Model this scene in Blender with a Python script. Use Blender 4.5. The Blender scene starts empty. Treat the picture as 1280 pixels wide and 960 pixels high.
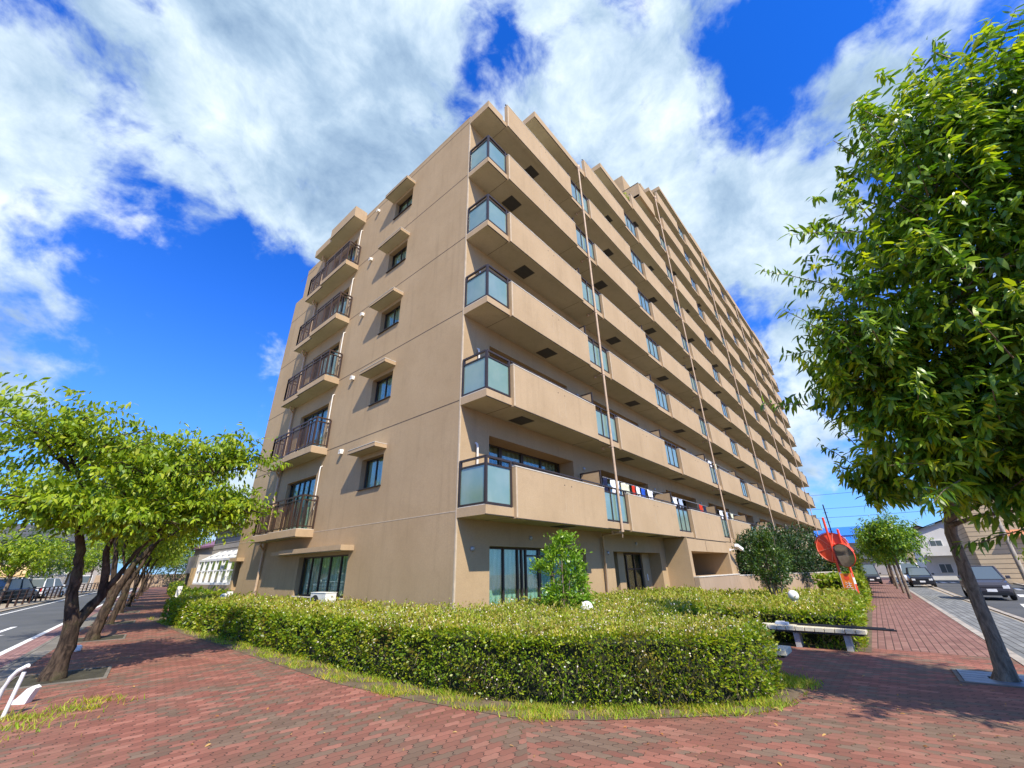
import bpy, math, random
import numpy as np
from mathutils import Vector, Matrix
rng = np.random.default_rng(7)
random.seed(7)
SC = bpy.context.scene
COL = SC.collection

# ------------------------------------------------------------------ camera
cam = bpy.data.cameras.new('camera'); camo = bpy.data.objects.new('camera', cam); COL.objects.link(camo)
cam.sensor_width = 36.0; cam.lens = 515.115 / 1280 * 36; cam.clip_end = 3000; cam.clip_start = 0.05
right = Vector((0.65552131, -0.75494148, -0.01884633)); up = Vector((-0.29949938, -0.2828052, 0.9112197))
fwd = Vector((0.69324738, 0.59167946, 0.41148934))
M = Matrix.Identity(4)
for i in range(3):
    M[i][0] = right[i]; M[i][1] = up[i]; M[i][2] = -fwd[i]
M[2][3] = 1.5
camo.matrix_world = M
SC.camera = camo

# ------------------------------------------------------------------ sun
SUN = Vector((-0.42, -0.9, 1.08)).normalized()
sl = bpy.data.lights.new('sun', 'SUN'); so = bpy.data.objects.new('sun', sl); COL.objects.link(so)
sl.energy = 4.7; sl.angle = math.radians(0.55); sl.color = (1.0, 0.915, 0.77)
so.rotation_euler = SUN.to_track_quat('Z', 'Y').to_euler(); so.location = (0, 0, 60)
SC.view_settings.view_transform = 'Standard'; SC.view_settings.look = 'None'
SC.view_settings.exposure = 0.55; SC.view_settings.gamma = 1.0
SC.view_settings.use_curve_mapping = False
try:
    SC.cycles.max_bounces = 7; SC.cycles.diffuse_bounces = 3; SC.cycles.transparent_max_bounces = 12
    SC.cycles.caustics_reflective = False; SC.cycles.caustics_refractive = False
    SC.cycles.sample_clamp_indirect = 6
except Exception: pass

# ------------------------------------------------------------------ node helpers
class NT:
    def __init__(s, tree):
        s.t = tree; s.n = tree.nodes; s.l = tree.links
    def new(s, kind, **kw):
        n = s.n.new(kind)
        for k, v in kw.items(): setattr(n, k, v)
        return n
    def put(s, sock, v):
        if isinstance(v, bpy.types.NodeSocket): s.l.new(v, sock)
        elif v is not None: sock.default_value = v
    def m(s, op, a, b=None, c=None, clamp=False):
        n = s.new('ShaderNodeMath', operation=op); n.use_clamp = clamp
        s.put(n.inputs[0], a)
        if b is not None: s.put(n.inputs[1], b)
        if c is not None: s.put(n.inputs[2], c)
        return n.outputs[0]
    def vm(s, op, a, b=None):
        n = s.new('ShaderNodeVectorMath', operation=op)
        s.put(n.inputs[0], a)
        if b is not None: s.put(n.inputs[1], b)
        return n.outputs['Value'] if op in ('DOT_PRODUCT', 'LENGTH') else n.outputs[0]
    def sep(s, v):
        n = s.new('ShaderNodeSeparateXYZ'); s.put(n.inputs[0], v); return n.outputs
    def comb(s, x, y, z=0.0):
        n = s.new('ShaderNodeCombineXYZ'); s.put(n.inputs[0], x); s.put(n.inputs[1], y); s.put(n.inputs[2], z); return n.outputs[0]
    def noise(s, vec, scale, detail=4, rough=0.5, dist=0.0):
        n = s.new('ShaderNodeTexNoise'); s.put(n.inputs['Vector'], vec)
        n.inputs['Scale'].default_value = scale; n.inputs['Detail'].default_value = detail
        n.inputs['Roughness'].default_value = rough; n.inputs['Distortion'].default_value = dist
        return n.outputs['Fac']
    def white(s, vec):
        n = s.new('ShaderNodeTexWhiteNoise', noise_dimensions='3D'); s.put(n.inputs['Vector'], vec); return n.outputs['Value']
    def ss(s, v, a, b, lo=0.0, hi=1.0):
        n = s.new('ShaderNodeMapRange', interpolation_type='SMOOTHSTEP'); s.put(n.inputs[0], v)
        n.inputs[1].default_value = a; n.inputs[2].default_value = b; n.inputs[3].default_value = lo; n.inputs[4].default_value = hi
        return n.outputs[0]
    def mix(s, f, a, b, blend='MIX'):
        n = s.new('ShaderNodeMix', data_type='RGBA', blend_type=blend); s.put(n.inputs[0], f)
        for i, v in ((6, a), (7, b)):
            if not isinstance(v, bpy.types.NodeSocket): v = (*v[:3], 1.0)
            s.put(n.inputs[i], v)
        return n.outputs[2]
    def ramp(s, f, stops, interp='LINEAR'):
        n = s.new('ShaderNodeValToRGB'); s.put(n.inputs[0], f); cr = n.color_ramp; cr.interpolation = interp
        while len(cr.elements) < len(stops): cr.elements.new(0.5)
        for e, (p, c) in zip(cr.elements, stops): e.position = p; e.color = (*c[:3], 1.0)
        return n.outputs[0]
    def pos(s): return s.new('ShaderNodeNewGeometry').outputs['Position']

def rotuv(N, p, deg):
    x, y, z = N.sep(p); a = math.radians(deg); c, s_ = math.cos(a), math.sin(a)
    u = N.m('ADD', N.m('MULTIPLY', x, c), N.m('MULTIPLY', y, s_))
    v = N.m('ADD', N.m('MULTIPLY', x, -s_), N.m('MULTIPLY', y, c))
    return u, v, z

# ------------------------------------------------------------------ world: sky + clouds by direction
W = bpy.data.worlds.new('World'); SC.world = W; W.use_nodes = True
N = NT(W.node_tree); N.n.clear()
out = N.new('ShaderNodeOutputWorld'); bg = N.new('ShaderNodeBackground'); N.l.new(bg.outputs[0], out.inputs[0])
sky = N.new('ShaderNodeTexSky', sky_type='NISHITA'); sky.sun_disc = False
sky.sun_elevation = math.radians(47.4); sky.sun_rotation = math.radians(205)
sky.air_density = 1.0; sky.dust_density = 0.6; sky.ozone_density = 3.0
d = N.new('ShaderNodeTexCoord').outputs['Generated']
dx, dy, dz = N.sep(d)
zc = N.m('MAXIMUM', dz, 0.0)
p = N.comb(N.m('MULTIPLY', dx, 1.7), N.m('MULTIPLY', dy, 1.7), N.m('MULTIPLY', dz, 2.1))
wp = N.noise(p, 1.6, 3, 0.5)
pw = N.vm('ADD', p, N.comb(N.m('MULTIPLY', wp, 0.30), N.m('MULTIPLY', N.noise(p, 2.1, 3, 0.5), -0.25), 0.0))
f1 = N.noise(pw, 2.4, 12, 0.57, 0.0)
f2 = N.noise(pw, 8.0, 8, 0.58, 0.0)
BLOBS = [(-0.143,0.693,0.706,8.2,0.34),(0.051,0.669,0.742,14.6,0.34),(-0.121,0.839,0.530,40.5,0.25),(0.196,0.536,0.821,22.8,0.26),
(0.440,0.236,0.867,12.8,0.30),(0.634,0.218,0.742,22.8,0.35),(0.748,0.075,0.660,51.3,0.24),(0.740,-0.067,0.669,91.2,0.22),
(0.836,0.033,0.548,131.3,0.15),(0.700,-0.304,0.646,51.3,0.20),(0.604,-0.330,0.725,60,0.10),(0.680,-0.135,0.721,485.6,0.27),(0.917,0.030,0.398,67.0,0.12),
(0.989,0.044,0.142,67.0,0.12),(0.316,0.355,0.880,200,-0.10),(0.066,0.901,0.430,19.4,-0.40),(0.181,0.809,0.560,40.5,-0.30),
(0.648,-0.194,0.737,51.3,-0.30),(0.635,-0.023,0.772,91.2,-0.30),(0.759,-0.213,0.615,91.2,-0.28),(0.851,0.129,0.510,205.2,-0.34),(0.157,0.653,0.741,525.2,-0.15)]
acc = None
for bx_, by_, bz_, k, w in BLOBS:
    l = math.sqrt(bx_*bx_ + by_*by_ + bz_*bz_)
    dot = N.vm('DOT_PRODUCT', d, (bx_/l, by_/l, bz_/l))
    e = N.m('MULTIPLY', N.m('EXPONENT', N.m('MULTIPLY_ADD', dot, k, -k)), w*(0.74 if w > 0 else 0.95))
    acc = e if acc is None else N.m('ADD', acc, e)
D = N.m('ADD', N.m('ADD', N.m('MULTIPLY', f1, 2.3), N.m('MULTIPLY', f2, 0.62)), N.m('ADD', acc, -0.895))
cov = N.ss(D, 0.50, 0.86)
shade = N.noise(N.vm('ADD', pw, (0.05, 0.09, 0.0)), 3.2, 10, 0.62, 0.0)
shade2 = N.noise(N.vm('ADD', pw, (4.0, 2.0, 0.0)), 1.25, 4, 0.5, 0.0)
sv = N.m('ADD', N.m('MULTIPLY', shade, 0.75), N.m('MULTIPLY', shade2, 0.55))
cloudc = N.ramp(N.m('SUBTRACT', sv, 0.15), [(0.30, (0.17, 0.27, 0.42)), (0.45, (0.33, 0.45, 0.59)), (0.57, (0.54, 0.65, 0.75)), (0.70, (0.80, 0.84, 0.87))])
# thin horizon haze veil
skyc = N.vm('MULTIPLY', sky.outputs[0], (0.012, 0.080, 0.215))
hz = N.m('POWER', N.m('SUBTRACT', 1.0, zc), 4.0)
skyc = N.mix(N.m('MULTIPLY', hz, 0.85), skyc, (0.30, 0.52, 0.80))
col = N.mix(cov, skyc, cloudc)
# below the horizon: dull ground light
col = N.mix(N.ss(dz, -0.06, 0.0), (0.16, 0.15, 0.13), col)
N.l.new(col, bg.inputs[0]); bg.inputs[1].default_value = 1.0

# ------------------------------------------------------------------ materials
MATS = {}
def mat(name, rough=0.7, spec=0.35, metal=0.0):
    m = bpy.data.materials.new(name); m.use_nodes = True
    N = NT(m.node_tree); b = N.n['Principled BSDF']
    b.inputs['Roughness'].default_value = rough; b.inputs['Metallic'].default_value = metal
    b.inputs['Specular IOR Level'].default_value = spec
    MATS[name] = m
    return m, N, b
def bump(N, b, h, strength=0.3, dist=0.02):
    n = N.new('ShaderNodeBump'); n.inputs['Strength'].default_value = strength; n.inputs['Distance'].default_value = dist
    N.l.new(h, n.inputs['Height']); N.l.new(n.outputs[0], b.inputs['Normal'])
def simple(name, col, rough=0.6, spec=0.35, metal=0.0, var=0.12, scale=6.0, bmp=0.0):
    m, N, b = mat(name, rough, spec, metal)
    o = N.new('ShaderNodeTexCoord').outputs['Object']
    f = N.noise(o, scale, 5, 0.6)
    c = N.mix(N.ss(f, 0.25, 0.75), tuple(x*(1-var) for x in col), tuple(min(1, x*(1+var)) for x in col))
    N.l.new(c, b.inputs['Base Color'])
    if bmp: bump(N, b, N.noise(o, scale*12, 3), bmp)
    return m
def stucco(name, c1, c2, streak=0.18):
    m, N, b = mat(name, 0.9, 0.15)
    p = N.pos(); x, y, z = N.sep(p)
    f = N.noise(p, 0.45, 5, 0.6); g = N.noise(p, 38, 3, 0.6)
    st = N.noise(N.comb(N.m('MULTIPLY', x, 3.2), N.m('MULTIPLY', y, 3.2), N.m('MULTIPLY', z, 0.22)), 1.3, 5, 0.65)
    c = N.mix(N.ss(f, 0.3, 0.7), c1, c2)
    c = N.mix(N.m('MULTIPLY', N.ss(st, 0.50, 0.74), streak*1.9), c, tuple(q*0.55 for q in c1))
    mid = N.noise(p, 1.9, 6, 0.7); c = N.mix(N.m('MULTIPLY', N.ss(mid, 0.50, 0.72), 0.22), c, tuple(q*0.72 for q in c1))
    c = N.mix(N.m('MULTIPLY', N.ss(g, 0.35, 0.65), 0.22), c, tuple(q*0.66 for q in c1))
    N.l.new(c, b.inputs['Base Color'])
    h = N.m('ADD', N.noise(p, 60, 3, 0.7), N.m('MULTIPLY', N.noise(p, 9, 3, 0.6), 0.8))
    bump(N, b, h, 0.35, 0.008)
    return m
stucco('wall', (0.405, 0.285, 0.160), (0.46, 0.33, 0.192), 0.12)
stucco('parapet', (0.43, 0.305, 0.178), (0.49, 0.355, 0.215), 0.10)
stucco('soffit', (0.46, 0.41, 0.27), (0.54, 0.48, 0.33), 0.10)
stucco('low_wall', (0.37, 0.27, 0.18), (0.43, 0.32, 0.22), 0.22)
simple('joint', (0.10, 0.075, 0.055), 0.9)
simple('joint_light', (0.50, 0.40, 0.28), 0.9)
simple('drip', (0.055, 0.045, 0.035), 0.8)
simple('concrete_white', (0.62, 0.57, 0.48), 0.85, bmp=0.2)
simple('bronze', (0.050, 0.036, 0.030), 0.45, 0.5, 0.3)
simple('rail_brown', (0.058, 0.032, 0.022), 0.45, 0.5, 0.2)
simple('pipe_tan', (0.50, 0.36, 0.24), 0.55)
simple('pipe_white', (0.74, 0.69, 0.60), 0.5)
simple('white_paint', (0.80, 0.79, 0.76), 0.5)
simple('ac_white', (0.70, 0.69, 0.64), 0.5)
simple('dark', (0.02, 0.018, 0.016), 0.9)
simple('grille', (0.05, 0.05, 0.045), 0.6)
simple('hatch', (0.085, 0.078, 0.065), 0.5, metal=0.4)
simple('galv', (0.40, 0.41, 0.42), 0.45, 0.5, 0.5, var=0.25, scale=14)
simple('black_plastic', (0.015, 0.015, 0.017), 0.4)
simple('rubber', (0.02, 0.02, 0.02), 0.85)
simple('chrome', (0.55, 0.55, 0.56), 0.18, 0.6, 0.9)
def cloth(name, col): return simple(name, col, 0.85, 0.1, var=0.08, scale=9)
for n_, c_ in dict(cloth_white=(0.78, 0.78, 0.80), cloth_red=(0.50, 0.04, 0.02), cloth_blue=(0.02, 0.08, 0.42), cloth_cream=(0.62, 0.62, 0.44),
                   cloth_navy=(0.015, 0.02, 0.05), cloth_orange=(0.65, 0.16, 0.02), cloth_pink=(0.45, 0.03, 0.20), cloth_stripe=(0.35, 0.42, 0.55)).items(): cloth(n_, c_)

def glassmat(name, tint=(0.86, 0.96, 0.92), refl=1.0, trans=0.97):
    m, N, b = mat(name); N.n.remove(b)
    o = N.n['Material Output']
    tr = N.new('ShaderNodeBsdfTransparent'); tr.inputs[0].default_value = (*[t*trans for t in tint], 1)
    gl = N.new('ShaderNodeBsdfGlossy'); gl.inputs['Roughness'].default_value = 0.02; gl.inputs[0].default_value = (refl, refl, refl, 1)
    fr = N.new('ShaderNodeFresnel'); fr.inputs[0].default_value = 1.5
    pn = N.noise(N.pos(), 0.9, 2)
    bn = N.new('ShaderNodeBump'); bn.inputs['Strength'].default_value = 0.05; bn.inputs['Distance'].default_value = 0.05
    N.l.new(pn, bn.inputs['Height']); N.l.new(bn.outputs[0], gl.inputs['Normal']); N.l.new(bn.outputs[0], fr.inputs['Normal'])
    mx = N.new('ShaderNodeMixShader'); N.l.new(N.m('MULTIPLY_ADD', fr.outputs[0], 0.30, 0.01, clamp=True), mx.inputs[0])
    N.l.new(tr.outputs[0], mx.inputs[1]); N.l.new(gl.outputs[0], mx.inputs[2]); N.l.new(mx.outputs[0], o.inputs[0])
    return m
glassmat('window_glass')
def frosted(name):
    m, N, b = mat(name); N.n.remove(b); o = N.n['Material Output']
    p = N.pos(); f = N.noise(p, 1.6, 3, 0.5)
    c = N.mix(N.ss(f, 0.3, 0.7), (0.42, 0.68, 0.54), (0.56, 0.78, 0.64))
    df = N.new('ShaderNodeBsdfDiffuse'); N.l.new(c, df.inputs[0])
    tl = N.new('ShaderNodeBsdfTranslucent'); N.l.new(c, tl.inputs[0])
    tr = N.new('ShaderNodeBsdfTransparent'); tr.inputs[0].default_value = (0.6, 0.8, 0.76, 1)
    gl = N.new('ShaderNodeBsdfGlossy'); gl.inputs['Roughness'].default_value = 0.12; gl.inputs[0].default_value = (0.9, 0.95, 1, 1)
    a = N.new('ShaderNodeMixShader'); a.inputs[0].default_value = 0.45; N.l.new(df.outputs[0], a.inputs[1]); N.l.new(tl.outputs[0], a.inputs[2])
    b2 = N.new('ShaderNodeMixShader'); b2.inputs[0].default_value = 0.30; N.l.new(a.outputs[0], b2.inputs[1]); N.l.new(tr.outputs[0], b2.inputs[2])
    fr = N.new('ShaderNodeFresnel'); fr.inputs[0].default_value = 1.5
    mx = N.new('ShaderNodeMixShader'); N.l.new(N.m('MULTIPLY_ADD', fr.outputs[0], 1.2, 0.08, clamp=True), mx.inputs[0])
    N.l.new(b2.outputs[0], mx.inputs[1]); N.l.new(gl.outputs[0], mx.inputs[2]); N.l.new(mx.outputs[0], o.inputs[0])
    return m
frosted('frosted_glass')
def curtain(name, c1, c2, freq=9.0, axis=0):
    m, N, b = mat(name, 0.9, 0.1)
    q = N.sep(N.new('ShaderNodeTexCoord').outputs['Object'])
    w = N.m('SINE', N.m('ADD', N.m('MULTIPLY', q[axis], freq*6.28), N.m('MULTIPLY', N.noise(N.new('ShaderNodeTexCoord').outputs['Object'], 1.3), 9.0)))
    c = N.mix(N.m('MULTIPLY_ADD', w, 0.5, 0.5), c1, c2)
    rn = N.new('ShaderNodeObjectInfo').outputs['Random']; c = N.vm('MULTIPLY', c, N.ramp(rn, [(0.0,(0.35,0.34,0.32)),(0.35,(0.8,0.8,0.75)),(0.7,(1.1,1.05,0.95)),(1.0,(0.7,0.85,1.0))])) if name == 'curtain_dim' else c
    N.l.new(c, b.inputs['Base Color'])
    bump(N, b, w, 0.7, 0.03)
    return m
curtain('curtain_green', (0.50, 0.72, 0.62), (0.72, 0.86, 0.78), 5.0, 0)
curtain('curtain_side', (0.50, 0.56, 0.46), (0.74, 0.78, 0.70), 5.0, 1)
curtain('curtain_dim', (0.30, 0.31, 0.28), (0.55, 0.56, 0.52), 5.0, 0)

def foliage(name, cols, trans=0.35, rough=0.45, spec=0.4, gain=1.0, brown=0.0):
    m, N, b = mat(name, rough, spec); o = N.n['Material Output']
    r = N.new('ShaderNodeNewGeometry').outputs['Random Per Island']
    c = N.ramp(r, [(i/(len(cols)-1), tuple(v*gain for v in q)) for i, q in enumerate(cols)])
    big = N.noise(N.pos(), 1.7, 3, 0.6)
    c = N.mix(N.ss(big, 0.35, 0.7), c, N.vm('MULTIPLY', c, (1.28, 1.14, 0.8)))
    if brown:
        bn_ = N.noise(N.pos(), 1.15, 5, 0.65); c = N.mix(N.m('MULTIPLY', N.ss(bn_, 0.52, 0.66), N.ss(r, 0.2, 0.7, 0.0, brown)), c, (0.20, 0.115, 0.035))
    N.l.new(c, b.inputs['Base Color'])
    tl = N.new('ShaderNodeBsdfTranslucent'); N.l.new(N.vm('MULTIPLY', c, (1.45, 1.5, 0.6)), tl.inputs[0])
    mx = N.new('ShaderNodeMixShader'); mx.inputs[0].default_value = trans
    N.l.new(b.outputs[0], mx.inputs[1]); N.l.new(tl.outputs[0], mx.inputs[2]); N.l.new(mx.outputs[0], o.inputs[0])
    return m
foliage('leaf_oak', [(0.042, 0.110, 0.010), (0.075, 0.175, 0.013), (0.12, 0.24, 0.017), (0.21, 0.34, 0.022), (0.30, 0.40, 0.03)], 0.32, 0.38, 0.5)
foliage('leaf_cherry', [(0.09, 0.17, 0.010), (0.15, 0.25, 0.013), (0.21, 0.32, 0.016), (0.28, 0.38, 0.018), (0.31, 0.35, 0.025)], 0.33, 0.45)
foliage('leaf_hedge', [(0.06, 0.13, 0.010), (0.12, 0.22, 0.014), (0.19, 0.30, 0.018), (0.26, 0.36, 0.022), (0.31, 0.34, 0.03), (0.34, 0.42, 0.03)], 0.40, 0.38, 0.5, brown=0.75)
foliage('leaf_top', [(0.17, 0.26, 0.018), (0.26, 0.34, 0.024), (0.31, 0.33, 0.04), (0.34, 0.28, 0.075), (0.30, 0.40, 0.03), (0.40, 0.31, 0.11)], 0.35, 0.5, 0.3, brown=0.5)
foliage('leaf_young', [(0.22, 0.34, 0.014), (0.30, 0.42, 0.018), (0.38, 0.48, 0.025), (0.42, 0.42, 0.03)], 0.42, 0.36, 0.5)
foliage('leaf_shrub', [(0.08, 0.19, 0.014), (0.14, 0.29, 0.018), (0.21, 0.36, 0.028), (0.27, 0.40, 0.05)], 0.35, 0.35, 0.5)
foliage('leaf_dark', [(0.025, 0.065, 0.014), (0.04, 0.095, 0.018), (0.065, 0.135, 0.022), (0.12, 0.17, 0.03)], 0.25, 0.38, 0.5)
foliage('leaf_deep', [(0.012, 0.038, 0.012), (0.022, 0.060, 0.016), (0.035, 0.085, 0.020), (0.07, 0.11, 0.03)], 0.2, 0.4, 0.5)
foliage('leaf_lime', [(0.20, 0.30, 0.02), (0.30, 0.38, 0.03), (0.36, 0.40, 0.03)], 0.4, 0.5)
foliage('grass', [(0.16, 0.28, 0.012), (0.26, 0.39, 0.015), (0.38, 0.38, 0.04), (0.44, 0.34, 0.09), (0.20, 0.38, 0.015)], 0.35, 0.6)
foliage('blossom', [(0.75, 0.66, 0.62), (0.82, 0.78, 0.74), (0.85, 0.82, 0.80)], 0.3, 0.6)
foliage('dry_leaf', [(0.30, 0.12, 0.03), (0.42, 0.22, 0.06), (0.50, 0.34, 0.14), (0.24, 0.08, 0.02)], 0.2, 0.7)

def bark(name, c1, c2, moss=0.25):
    m, N, b = mat(name, 0.9, 0.2)
    p = N.new('ShaderNodeTexCoord').outputs['Object']; x, y, z = N.sep(p)
    q = N.comb(x, y, N.m('MULTIPLY', z, 0.35))
    f = N.noise(q, 14, 6, 0.7, 0.6); g = N.noise(p, 3.0, 4, 0.6)
    c = N.mix(N.ss(f, 0.35, 0.65), c1, c2)
    c = N.mix(N.m('MULTIPLY', N.ss(g, 0.5, 0.7), moss), c, (0.12, 0.12, 0.05))
    N.l.new(c, b.inputs['Base Color']); bump(N, b, f, 0.9, 0.03)
    return m
bark('bark_cherry', (0.022, 0.015, 0.011), (0.10, 0.068, 0.046), 0.35)
bark('bark_oak', (0.12, 0.09, 0.065), (0.30, 0.23, 0.165), 0.15)
bark('twig', (0.14, 0.10, 0.07), (0.26, 0.20, 0.14), 0.0)
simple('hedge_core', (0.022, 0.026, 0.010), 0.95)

# paving
def paver(name, deg, L=0.20, H=0.099, wave=0.045):
    m, N, b = mat(name, 0.82, 0.25)
    p = N.pos(); x, y, z = rotuv(N, p, deg)
    v = N.m('ADD', N.m('DIVIDE', y, H), N.m('MULTIPLY', N.m('SINE', N.m('MULTIPLY', x, 4*math.pi/L)), wave))
    row = N.m('FLOOR', v); fv = N.m('FRACT', v)
    u = N.m('ADD', N.m('DIVIDE', x, L), N.m('MULTIPLY', N.m('MODULO', N.m('ABSOLUTE', row), 2.0), 0.5))
    u = N.m('ADD', u, N.m('MULTIPLY', N.m('SINE', N.m('MULTIPLY', fv, 2*math.pi)), 0.075))
    colm = N.m('FLOOR', u); fu = N.m('FRACT', u)
    dv = N.m('MULTIPLY', N.m('MINIMUM', fv, N.m('SUBTRACT', 1.0, fv)), H)
    du = N.m('MULTIPLY', N.m('MINIMUM', fu, N.m('SUBTRACT', 1.0, fu)), L)
    dist = N.m('MINIMUM', dv, du)
    r = N.white(N.comb(colm, row, 0.5)); r2 = N.white(N.comb(colm, row, 7.5))
    big = N.noise(p, 0.55, 3, 0.6, 0.3)
    key = N.m('ADD', r, N.m('MULTIPLY', N.m('SUBTRACT', big, 0.5), 2.6))
    red = N.ramp(r2, [(0.0, (0.20, 0.078, 0.054)), (0.4, (0.25, 0.094, 0.065)), (0.75, (0.31, 0.120, 0.083)), (1.0, (0.37, 0.160, 0.112))])
    gry = N.ramp(r2, [(0.0, (0.145, 0.090, 0.062)), (1.0, (0.215, 0.145, 0.100))])
    c = N.mix(N.ss(key, 0.74, 0.82), red, gry)
    grime = N.noise(p, 1.1, 6, 0.65); fine = N.noise(p, 45, 3, 0.7)
    c = N.mix(N.m('MULTIPLY', N.ss(grime, 0.40, 0.70), 0.50), c, (0.150, 0.100, 0.066))
    big2 = N.noise(p, 0.23, 4, 0.6)
    c = N.mix(N.m('MULTIPLY', N.ss(big2, 0.45, 0.65), 0.35), c, (0.165, 0.11, 0.075))
    c = N.mix(N.m('MULTIPLY', N.ss(fine, 0.45, 0.75), 0.30), c, (0.13, 0.085, 0.065))
    mort = N.m('MULTIPLY', N.ss(dv, 0.0008, 0.0034, 0.45, 1.0), N.ss(du, 0.002, 0.006))
    moss = N.noise(p, 0.9, 4, 0.6)
    mc = N.mix(N.ss(moss, 0.5, 0.65), (0.045, 0.030, 0.024), (0.075, 0.075, 0.022))
    c = N.mix(mort, mc, c)
    N.l.new(c, b.inputs['Base Color'])
    hh = N.m('ADD', N.ss(dist, 0.0, 0.008), N.m('ADD', N.m('MULTIPLY', r, 0.75), N.m('MULTIPLY', fine, 0.25)))
    bump(N, b, hh, 0.6, 0.006)
    return m
paver('paver_right', -90); paver('paver_left', -11)
def tiles(name, deg, L, H, c1, c2, cj, offset=0.5, j=0.006, patch=None):
    m, N, b = mat(name, 0.85, 0.2)
    p = N.pos(); x, y, z = rotuv(N, p, deg)
    v = N.m('DIVIDE', y, H); row = N.m('FLOOR', v); fv = N.m('FRACT', v)
    u = N.m('ADD', N.m('DIVIDE', x, L), N.m('MULTIPLY', N.m('MODULO', N.m('ABSOLUTE', row), 2.0), offset))
    colm = N.m('FLOOR', u); fu = N.m('FRACT', u)
    dist = N.m('MINIMUM', N.m('MULTIPLY', N.m('MINIMUM', fv, N.m('SUBTRACT', 1.0, fv)), H), N.m('MULTIPLY', N.m('MINIMUM', fu, N.m('SUBTRACT', 1.0, fu)), L))
    r = N.white(N.comb(colm, row, 2.5))
    c = N.mix(r, c1, c2)
    g = N.noise(p, 0.8, 6, 0.65)
    c = N.mix(N.m('MULTIPLY', N.ss(g, 0.45, 0.75), 0.5), c, tuple(q*0.5 for q in c1))
    c = N.mix(N.ss(dist, j*0.4, j), cj, c)
    N.l.new(c, b.inputs['Base Color']); bump(N, b, N.m('ADD', N.ss(dist, 0, j*1.5), N.m('MULTIPLY', N.noise(p, 50, 2), 0.3)), 0.5, 0.006)
    return m
tiles('block_paving', 2.2, 0.24, 0.125, (0.21, 0.105, 0.085), (0.30, 0.165, 0.13), (0.07, 0.042, 0.032), 0.0, 0.011)
tiles('gutter_tiles', 2.2, 0.60, 0.155, (0.17, 0.175, 0.17), (0.25, 0.255, 0.245), (0.05, 0.048, 0.042), 0.0, 0.014)
tiles('bike_strip', 79, 0.22, 0.11, (0.26, 0.14, 0.13), (0.34, 0.20, 0.18), (0.10, 0.06, 0.05), 0.5, 0.006)
tiles('stone_strip', 79, 0.6, 0.45, (0.17, 0.155, 0.13), (0.23, 0.21, 0.18), (0.06, 0.055, 0.05), 0.0, 0.01)
def asphalt(name, c=0.055):
    m, N, b = mat(name, 0.9, 0.2)
    p = N.pos(); f = N.noise(p, 0.35, 6, 0.65); g = N.noise(p, 90, 2, 0.7)
    cc = N.mix(N.ss(f, 0.3, 0.7), (c*0.95, c*1.0, c*1.05), (c*1.35, c*1.38, c*1.4))
    cc = N.mix(N.m('MULTIPLY', N.ss(g, 0.55, 0.75), 0.35), cc, (c*2.4, c*2.4, c*2.3))
    N.l.new(cc, b.inputs['Base Color']); bump(N, b, g, 0.5, 0.006)
asphalt('asphalt', 0.085); asphalt('asphalt_right', 0.075)
simple('kerb', (0.36, 0.32, 0.27), 0.9, var=0.25, scale=3, bmp=0.3)
simple('pit_edge', (0.17, 0.15, 0.12), 0.9, var=0.3, scale=4, bmp=0.3)
simple('pit_soil', (0.05, 0.045, 0.028), 0.95, var=0.4, scale=5, bmp=0.5)
simple('road_paint', (0.72, 0.71, 0.68), 0.8, var=0.2, scale=3)
simple('soil', (0.14, 0.10, 0.06), 0.95, var=0.35, scale=2.0, bmp=0.4)
simple('pale_ground', (0.36, 0.30, 0.22), 0.95, var=0.2, scale=0.6)

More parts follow.
